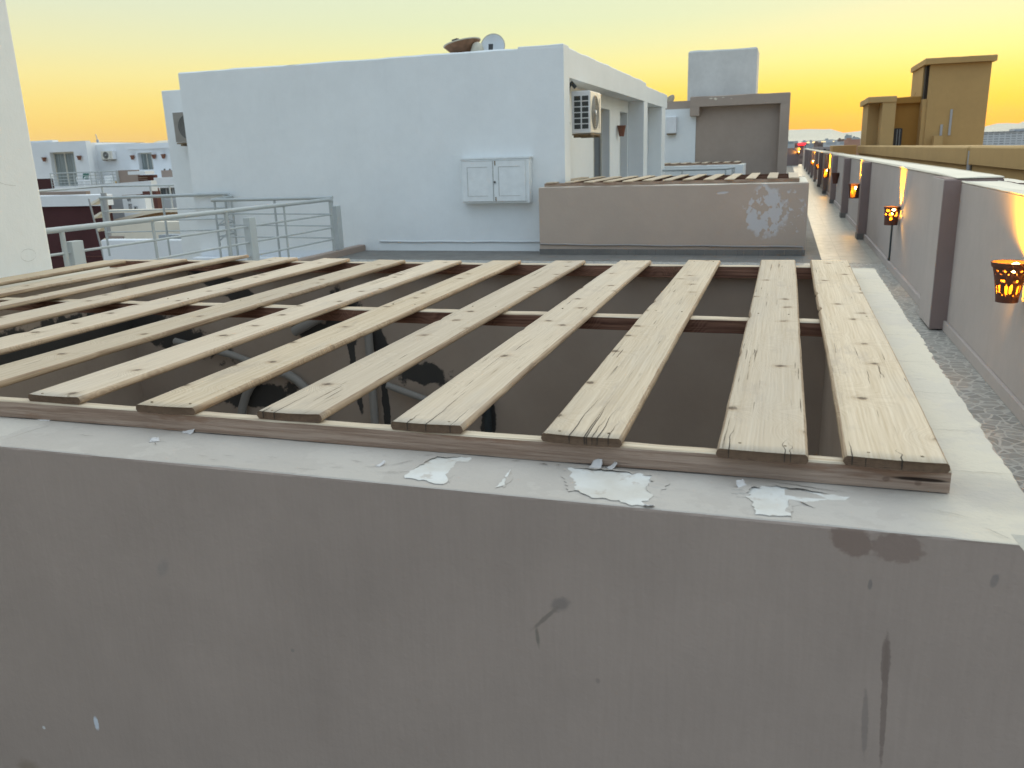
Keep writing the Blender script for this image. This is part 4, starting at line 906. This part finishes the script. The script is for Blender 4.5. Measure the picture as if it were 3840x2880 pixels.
# spiral stair beside the maroon house
ss = thing('spiral_stair', (-15.95, 17, -3), 'small metal stair with cream treads on a grey post beside the maroon wall', 'stair')
MB().tube([(-15.93, 17, -3), (-15.88, 17, .93)], .07, 10).build('post', 'alu_grey', ss)
for k in range(6):
    z = .80-.32*k; s_ = -1 if k % 1 == 0 else 1
    MB().prism([(-16.0, 16.93, z), (-16.24+.03*k, 16.90, z-.10), (-16.22+.03*k, 16.90, z-.16), (-16.0, 16.93, z-.05)], (0, .25, 0)).build('tread', 'cream', ss)
MB().tube([(-16.26, 16.9, .80), (-16.06, 16.9, -.9)], .022, 6).build('stringer', 'alu_grey', ss)
# courtyard pieces behind the stair
tag(B(-20.45, -19.86, 22, 22.3, -5, .60).build('grey_door_wall', 'alu_grey', origin=(-20.1, 22, -5)), 'grey door panel in the court right of the spiral stair', 'door')
pn = thing('court_wall', (-19.4, 22, -5), 'white wall panel with black slotted marks and a round vent in the court', 'wall')
B(-19.855, -18.99, 22, 22.3, -5, .645).build('panel', 'white_far', pn)
mk = MB(); rg = random.Random(9)
for k in range(5): mk.box(-19.66+k*.028, -19.648+k*.028, 21.992, 21.9985, .46+rg.uniform(0, .05), .575)
for k in range(7):
    for c in range(3): mk.box(-19.66+c*.05+rg.uniform(0, .02), -19.63+c*.05+rg.uniform(0, .02), 21.992, 21.9985, .21+k*.028, .226+k*.028)
mk.build('slotted_marks', 'black', pn)
v_ = B(-19.43, -19.30, 21.97, 21.9988, .225, .33).build('vent', 'grey_render', pn); MB().lathe([(0, 21.962), (.028, 21.963), (.03, 21.969)], (-19.375, 0, .27), 'Y', 10).build('vent_hole', 'black', v_)
tag(B(-20.78, -20.21, 24, 24.2, -5, .70).build('maroon_pillar', 'brick_red', origin=(-20.5, 24, -5)), 'red brown pillar in the court behind the railings', 'pillar')
# long white balcony slab, its rail
sb = thing('long_parapet', (-28, 31, .3), 'long white balcony parapet crossing behind the thin railing', 'wall')
q = MB().prism([(-32.6, 29.6, .18), (-25.46, 30.0, .40), (-25.46, 30.0, .93), (-32.6, 29.6, .60)], (0, .35, 0)); q.build('parapet', 'white_far', sb)
rl4 = thing('metal_railing', (-19.5, 20, .2), 'thin grey railing crossing before the long white parapet', 'railing')
MB().tube([(-19.3, 17.9, .95), (-20.3, 21.7, .96), (-17.4, 21.5, .95)], .028, 8).build('top_rail', 'rail', rl4)
MB().tube([(-20.3, 21.7, .62), (-17.4, 21.5, .66)], .018, 6).build('mid_rail', 'rail', rl4)
for x, y in ((-20.3, 21.7), (-18.35, 21.56), (-17.6, 21.5)): MB().tube([(x, y, -.5), (x, y, .95)], .028, 6).build('post', 'rail', rl4)
# house on the right of the court, with a dark window
ph = thing('pale_house', (-29.4, 36.5, -5), 'pale house with a dark ground floor window just left of the central building', 'building')
B(-30.36, -27.9, 36.0, 38, .44, .94).build('upper_wall', 'white_far', ph); B(-30.3, -28.0, 36.3, 38, -5, .439).build('lower_wall', 'alu_grey', ph)
wn = B(-30.2, -28.4, 36.2, 36.29, .05, .42).build('window', 'glass', ph)
MB().box(-29.85, -29.78, 36.15, 36.199, .05, .40).box(-29.45, -29.38, 36.15, 36.199, .05, .40).box(-30.2, -28.4, 36.15, 36.199, .40, .42).build('frame', 'alu_grey', wn)
tag(B(-28.55, -26.9, 34, 34.4, -5, -.03).build('grey_wall', 'grey_render', origin=(-28, 34, -5)), 'plain grey blue garden wall below the dark window', 'wall')
pl = thing('planter', (-29.9, 36.5, .94), 'taupe planter box on the pale house parapet', 'planter'); B(-30.18, -29.5, 36.4, 36.8, .941, 1.285).build('box', 'taupe', pl)
MB().box(-30.05, -29.98, 36.45, 36.5, 1.286, 1.36).box(-29.72, -29.66, 36.45, 36.5, 1.286, 1.35).build('fixing', 'black', pl)
rb = thing('red_brown_house', (-32.5, 38, -5), 'red brown house wall with two pale shutters under a white awning', 'building')
B(-33.05, -31.95, 38, 38.2, -5, 1.06).build('wall', 'brick_red', rb); MB().box(-33.0, -32.42, 37.97, 37.999, .90, .96).box(-33.0, -32.42, 37.97, 37.999, .80, .84).build('shutter', 'taupe', rb)
B(-33.05, -31.95, 37.3, 37.999, 1.10, 1.27).build('awning', 'white_far', rb)

# ------------------------------------------------------------------ far white villas
fv = thing('white_villa', (-45, 46, -6), 'far white villa with a tall curtained door above the thin railings', 'building')
fw_ = MB()
FX0, FX1, DX0, DX1, DT = -48.3, -42.82, -45.89, -43.92, 2.56
fw_.box(FX0, DX0, 45, 45.4, -6, 3.2).box(DX1, FX1, 45, 45.4, -6, 3.2).box(DX0, DX1, 45, 45.4, DT, 3.2).box(DX0, DX1, 45, 45.4, -6, .40)
fw_.build('wall', 'white_far', fv); B(FX0, FX1-.4, 45.401, 50, -6, 3.1).build('core', 'white_far', fv)
d = B(DX0, DX1, 45.33, 45.39, .40, DT).build('door', 'curtain_glass', fv)
MB().box(DX0, DX1, 45.28, 45.329, DT-.10, DT).box(-45.02, -44.93, 45.28, 45.329, .40, DT-.1).box(DX0, DX0+.07, 45.28, 45.329, .4, DT-.1).box(DX1-.32, DX1-.25, 45.28, 45.329, .4, DT-.1).build('frame', 'alu', d)
MB().rbox(-49.5, -46, 45.5, 46, 3.2, 3.34, step=.3, jit=.01, seed=61).build('roof_curb', 'white_far', fv)
rv = thing('white_villa', (-42, 47, -6), 'recessed grey white villa wall holding an air conditioner', 'building')
B(-43.9, -39.6, 46.2, 50, -6, 2.96).build('wall', 'white_far', rv); B(-45.75, -44.2, 48, 52, 3.0, 3.16).build('roof_slab', 'metal', rv)
tag(MB().tube([(-44.88, 48.3, 3.1), (-44.92, 48.3, 3.35)], .10, 6).tube([(-44.92, 48.3, 3.3), (-45.0, 48.3, 3.72)], .03, 6).build('roof_antenna', 'metal', origin=(-44.9, 48.3, 3.1)), 'thin slanting antenna mast on the villa roof against the orange sky', 'antenna')
ac_unit((-42.55, 46.19, 2.0), R(-90), 'small air conditioner on the recessed wall between the two far villas', .92, .34, .54, side=False)
gv = thing('white_villa', (-38, 46, -6), 'far white villa with a cornice and a small curtained window', 'building')
gw = MB(); GX0, GX1 = -39.6, -34.0
gw.box(GX0, -38.93, 45, 45.4, -6, 2.56).box(-37.84, GX1, 45, 45.4, -6, 2.56).box(-38.93, -37.84, 45, 45.4, 2.33, 2.56).box(-38.93, -37.84, 45, 45.4, -6, 1.30)
gw.build('wall', 'white_far', gv); B(GX0-.08, GX1, 44.9, 45.4, 2.561, 2.88).build('cornice', 'white_far', gv); B(GX0, GX1, 45.401, 50, -6, 2.8).build('core', 'white_far', gv)
d = B(-38.93, -37.84, 45.33, 45.39, 1.30, 2.33).build('window', 'curtain_glass', gv)
MB().box(-38.93, -37.84, 45.29, 45.329, 2.26, 2.33).box(-38.52, -38.46, 45.29, 45.329, 1.3, 2.26).box(-38.15, -38.1, 45.29, 45.329, 1.3, 2.26).build('frame', 'alu', d)
for x, z, lb in ((-46.28, 2.0, 'terracotta sconce left of the tall curtained door'), (-43.4, 2.02, 'terracotta sconce right of the tall curtained door'), (-39.22, 1.93, 'terracotta sconce left of the small curtained window'),
                 (-37.58, 1.93, 'terracotta sconce just right of the small curtained window'), (-36.87, 1.93, 'terracotta sconce farthest right on the cornice villa')):
    sconce((x, 44.86, z), lb, .15, .08, .27)
bl = thing('balcony', (-39, 40, .2), 'grey railed balcony of the far villas above the white parapet', 'balcony')
B(-41.0, -34.5, 40.1, 44.9, .15, .35).build('slab', 'white_far', bl)
MB().tube([(-41.03, 40, 1.26), (-36.2, 40, 1.30)], .035, 6).build('top_rail', 'rail', bl)
for z in (1.08, .90, .74, .58): MB().tube([(-41.03, 40, z), (-36.2, 40, z+.03)], .018, 6).build('mid_rail', 'rail', bl)
for x in (-41.0, -39.3, -38.1, -37.75, -37.3, -36.5): MB().tube([(x, 40, .35), (x, 40, 1.28)], .025, 6).build('post', 'rail', bl)
MB().tube([(-36.2, 40, .35), (-36.2, 40, 1.33)], .07, 8).build('end_post', 'rail', bl)
tag(B(-42.3, -41.06, 40, 40.2, -5, .98).build('maroon_wall', 'maroon', origin=(-41.7, 40, -5)), 'small square maroon wall left of the far balcony', 'wall')
tag(B(-42.35, -41.0, 39.97, 40.23, .985, 1.2).build('white_wall', 'white_far', origin=(-41.7, 40, .98)), 'white wall strip above the small square maroon wall', 'wall')
tag(B(-36.14, -34.8, 40.05, 40.2, -5, 1.33).build('taupe_wall', 'taupe', origin=(-35, 40.6, -5)), 'plain taupe wall panel right of the far balcony', 'wall')
tag(B(-38.1, -36.9, 41.5, 41.8, .351, .72).build('storage_bench', 'tan_light', origin=(-37.5, 41.5, .35)), 'tan bench on the far balcony', 'bench')
def chair(loc, seatm, framem, label):
    t = thing('garden_chair', loc, label, 'chair', 'garden chairs on the far balcony'); t['_w'] = (0, 0, 0)
    B(-.26, .26, -.25, .25, .40, .44).build('seat', framem, t, bevel=.01)
    MB().prism([(-.30, .2, .46), (.30, .2, .46), (.33, .30, .95), (-.33, .30, .95)], (0, .04, 0)).build('backrest', framem, t)
    MB().prism([(-.2, .17, .52), (.2, .17, .52), (.22, .255, .86), (-.22, .255, .86)], (0, .03, 0)).build('back_panel', seatm, t)
    for x, y in ((-.24, -.22), (.24, -.22), (-.26, .24), (.26, .24)): MB().tube([(x, y, 0), (x*.95, y*.95, .42)], .022, 6).build('leg', framem, t)
    for x in (-.3, .3): MB().tube([(x, .26, .64), (x, -.2, .64), (x*.9, -.22, .42)], .022, 6).build('armrest', framem, t)
    return t
chair((-39.9, 41.3, .35), 'green', 'ac_side', 'garden chair with a dark green back panel on the far balcony')
chair((-37.9, 40.9, .10), 'chair_white', 'chair_white', 'plain white garden chair behind the far balcony bench, left one')
chair((-36.8, 40.9, .10), 'chair_white', 'chair_white', 'plain white garden chair next to the balcony end post')

# ------------------------------------------------------------------ tan building to the right of the walkway
tb = thing('tan_building', (4, 22, -7), 'long tan building edge with a thick parapet band beyond the walkway wall', 'building')
def slant(mb): mb.v = [(x + (12.5-y)*.0, y, z) for x, y, z in mb.v]; return mb
B(2.32, 9.5, 6.0, 31, -7, 1.0).build('wall', 'tan', tb)
MB().rbox(2.26, 2.62, 12.62, 31, 1.225, 1.455, step=.4, jit=.003, seed=71, r=.02).build('parapet_band', 'tan', tb)
MB().rbox(2.26, 2.62, 6, 12.44, 1.235, 1.46, step=.4, jit=.003, seed=72, r=.02).build('parapet_band', 'tan', tb)
B(2.32, 2.60, 6, 31, 1.001, 1.2245).build('parapet_wall', 'tan', tb)
MB().tube([(2.295, 12.53, -3), (2.295, 12.53, 1.40)], .035, 10).build('downpipe', 'metal', tb)
MB().box(2.27, 2.60, 12.441, 12.475, 1.225, 1.45).build('joint_strip', 'tan_light', tb)
tw = thing('stair_tower', (5, 31, 1), 'tall tan roof tower with an overhanging cap and two white vertical strips', 'tower')
B(4.12, 5.80, 30.0, 33, 1.0, 3.80).build('wall', 'tan', tw, bevel=.02)
MB().box(3.99, 4.119, 30.5, 33, 1.0, 3.80).build('side_wall', 'tan', tw)
B(4.03, 4.118, 30.2, 30.499, 2.80, 3.79).build('window_slot', 'shadow_gap', tw)
B(4.0, 4.119, 30.05, 30.499, 1.0, 2.799).build('side_return', 'tan', tw)
MB().rbox(3.93, 5.90, 29.85, 33.1, 3.801, 3.975, step=.3, jit=.004, seed=73, r=.02).build('cap', 'tan', tw)
B(4.79, 4.855, 29.97, 29.999, 1.69, 2.46).build('pipe_cover', 'metal', tw); B(4.55, 4.62, 29.97, 29.999, 1.69, 2.02).build('pipe_cover', 'metal', tw)
tag(B(4.35, 4.60, 29.6, 29.96, 1.0, 1.68).build('roof_box', 'tan_light', origin=(4.5, 29.8, 1)), 'small light tan box at the foot of the tower', 'box')
lt = thing('stair_house', (3.2, 31, 1), 'lower tan roof house left of the tower with a dark door', 'building')
B(2.84, 3.235, 30.0, 33, 1.0, 2.90).build('front_wall', 'tan_light', lt, bevel=.01)
B(2.50, 2.839, 30.0+.9, 33, 1.0, 2.80).build('side_wall', 'tan_light', lt)
MB().rbox(2.40, 3.24, 29.97, 33.1, 2.76, 2.935, step=.3, jit=.006, seed=74, r=.02).build('cap', 'tan_light', lt)
B(3.236, 4.0, 30.6, 33, 1.0, 2.72).build('recessed_wall', 'ochre', lt)
MB().rbox(3.241, 4.0, 30.45, 33, 2.721, 2.90, step=.2, jit=.012, seed=75, r=.02).build('eave', 'ochre', lt)
d = B(3.30, 3.54, 30.55, 30.599, 1.0, 1.96).build('door', 'black', lt); MB().box(3.38, 3.40, 30.53, 30.549, 1.0, 1.93).box(3.46, 3.48, 30.53, 30.549, 1.0, 1.93).build('bar', 'alu_grey', d)
tag(MB().tube([(3.83, 31, 2.88), (3.85, 31, 2.98), (3.90, 31, 3.05)], .014, 6).build('roof_stub', 'tan_light', origin=(3.85, 31, 2.88)), 'bent rod sticking up from the roof edge beside the tower', 'rod')
tag(MB().rbox(1.64, 2.46, 34, 36, -7, 1.475, step=.3, jit=.003, seed=76).build('tan_block', 'tan_light', origin=(2, 35, -7)), 'small tan roof block at the far end of the tan building', 'building')
tag(MB().rbox(9.6, 16, 33, 40, -7, 1.70, step=.5, jit=.01, seed=77).build('tan_block', 'tan', origin=(12, 36, -7)), 'low tan roof right of the tower in front of the hotel', 'building')

# ------------------------------------------------------------------ distant town
def block(name, x0, x1, z1, y, mat, label, depth=None, group=None, roof=True):
    t = thing(name, ((x0+x1)/2, y, -7), label, 'building', group); d_ = depth or max(3, (x1-x0)*.7)
    B(x0, x1, y, y+d_, -7, z1).build('wall', mat, t); w_ = x1-x0
    if roof: MB().box(x0+w_*.15, x0+w_*.45, y+d_*.2, y+d_*.6, z1, z1+.05*w_+.0015*y).box(x0, x1, y-.05, y+.3, z1, z1+.0008*y).build('roof_room', mat, t)
    return t
sg = block('shop_building', 1.4, 3.35, 1.86, 152, 'city_brown', 'dark far building carrying a red lit sign', 6, roof=False)
tag(MB().prism([(1.9, 151.6, 1.5), (3.14, 151.6, 1.47), (3.14, 151.6, 1.82), (1.9, 151.6, 1.84)], (0, .2, 0)).build('red_sign', 'red_sign', origin=(2.5, 151.6, 1.5)), 'glowing red sign on a far building at the end of the walkway', 'sign')
block('apartment_block', -1.5, 3.2, 2.45, 260, 'city_blue', 'blue grey far block left of the red sign')
block('apartment_block', 18.0, 20.05, 3.85, 300, 'city_blue', 'tallest blue grey far block under the hills', 3)
block('apartment_block', 20.2, 22.05, 3.15, 300, 'city_blue', 'lower blue grey block beside the tallest far one', 3)
block('apartment_block', 11.9, 15.1, 2.2, 200, 'city_orange', 'terracotta far block in front of the tallest grey one')
block('apartment_block', 19.0, 21.0, 2.6, 250, 'city_white', 'white far block next to the tan stair house')
block('apartment_block', 14.8, 16.7, 2.65, 280, 'city_brown', 'brown far block left of the tallest grey one')
block('apartment_block', 3.75, 4.98, 1.72, 130, 'city_brown', 'brown far house right of the red sign')
block('apartment_block', 6.8, 10.7, 1.8, 180, 'city_white', 'long low white far building right of the red sign')
block('apartment_block', 2.12, 3.15, 1.47, 110, 'city_dark', 'dark far house just beyond the walkway end')
ah = block('apartment_block', 2.55, 4.28, 1.28, 90, 'city_taupe', 'taupe far house with two arched openings beyond the walkway wall', 4, roof=False)
for x in (3.05, 3.62): MB().prism([(x+.13*math.cos(a*math.pi/8), 89.95, .98+.13*math.sin(a*math.pi/8)) for a in range(9)]+[(x-.13, 89.95, .70), (x+.13, 89.95, .70)], (0, .04, 0)).build('arched_opening', 'black', ah)
lb = thing('lit_hotel', (11, 300, -7), 'long low far building with a row of lit yellow windows', 'building')
B(6.2, 16.0, 300, 306, -7, 2.75).build('wall', 'city_white', lb)
for x0, x1 in ((6.4, 7.2), (8.2, 9.0), (9.15, 9.9), (10.9, 11.6), (11.8, 12.3), (14.4, 14.8)): B(x0, x1, 299.8, 299.99, 2.05, 2.42).build('lit_window', 'lit', lb)
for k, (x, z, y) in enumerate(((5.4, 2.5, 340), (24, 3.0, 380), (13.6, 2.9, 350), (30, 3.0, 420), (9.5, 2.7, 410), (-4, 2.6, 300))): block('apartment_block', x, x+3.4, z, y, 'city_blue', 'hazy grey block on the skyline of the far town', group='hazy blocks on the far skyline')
hb = thing('hotel_building', (85, 405, -7), 'long pale many-windowed hotel below the mountains at the right edge', 'building')
B(76, 99, 400, 412, -7, 4.05).build('wall', 'hotel', hb); B(75.8, 99.2, 399.6, 412.2, 4.051, 4.35).build('roof_band', 'city_dark', hb); B(88.5, 99, 401, 410, 4.351, 5.2).build('penthouse', 'hotel', hb)

# ------------------------------------------------------------------ evening haze over the plain
hz = G('evening_haze'); hz.t.nodes.remove(hz.p); pv = hz.n('ShaderNodeVolumePrincipled'); pv.inputs['Color'].default_value = (.95, .84, .66, 1); pv.inputs['Density'].default_value = 4e-5; pv.inputs['Anisotropy'].default_value = 0.0
hz.l(pv.outputs[0], hz.out.inputs['Volume'])
ho = B(-8500, 8500, -2500, 8000, -8.0, 230).build('haze', hz.m); ho['kind'] = 'stuff'

for o in bpy.data.objects:
    if '_w' in o.keys(): del o['_w']
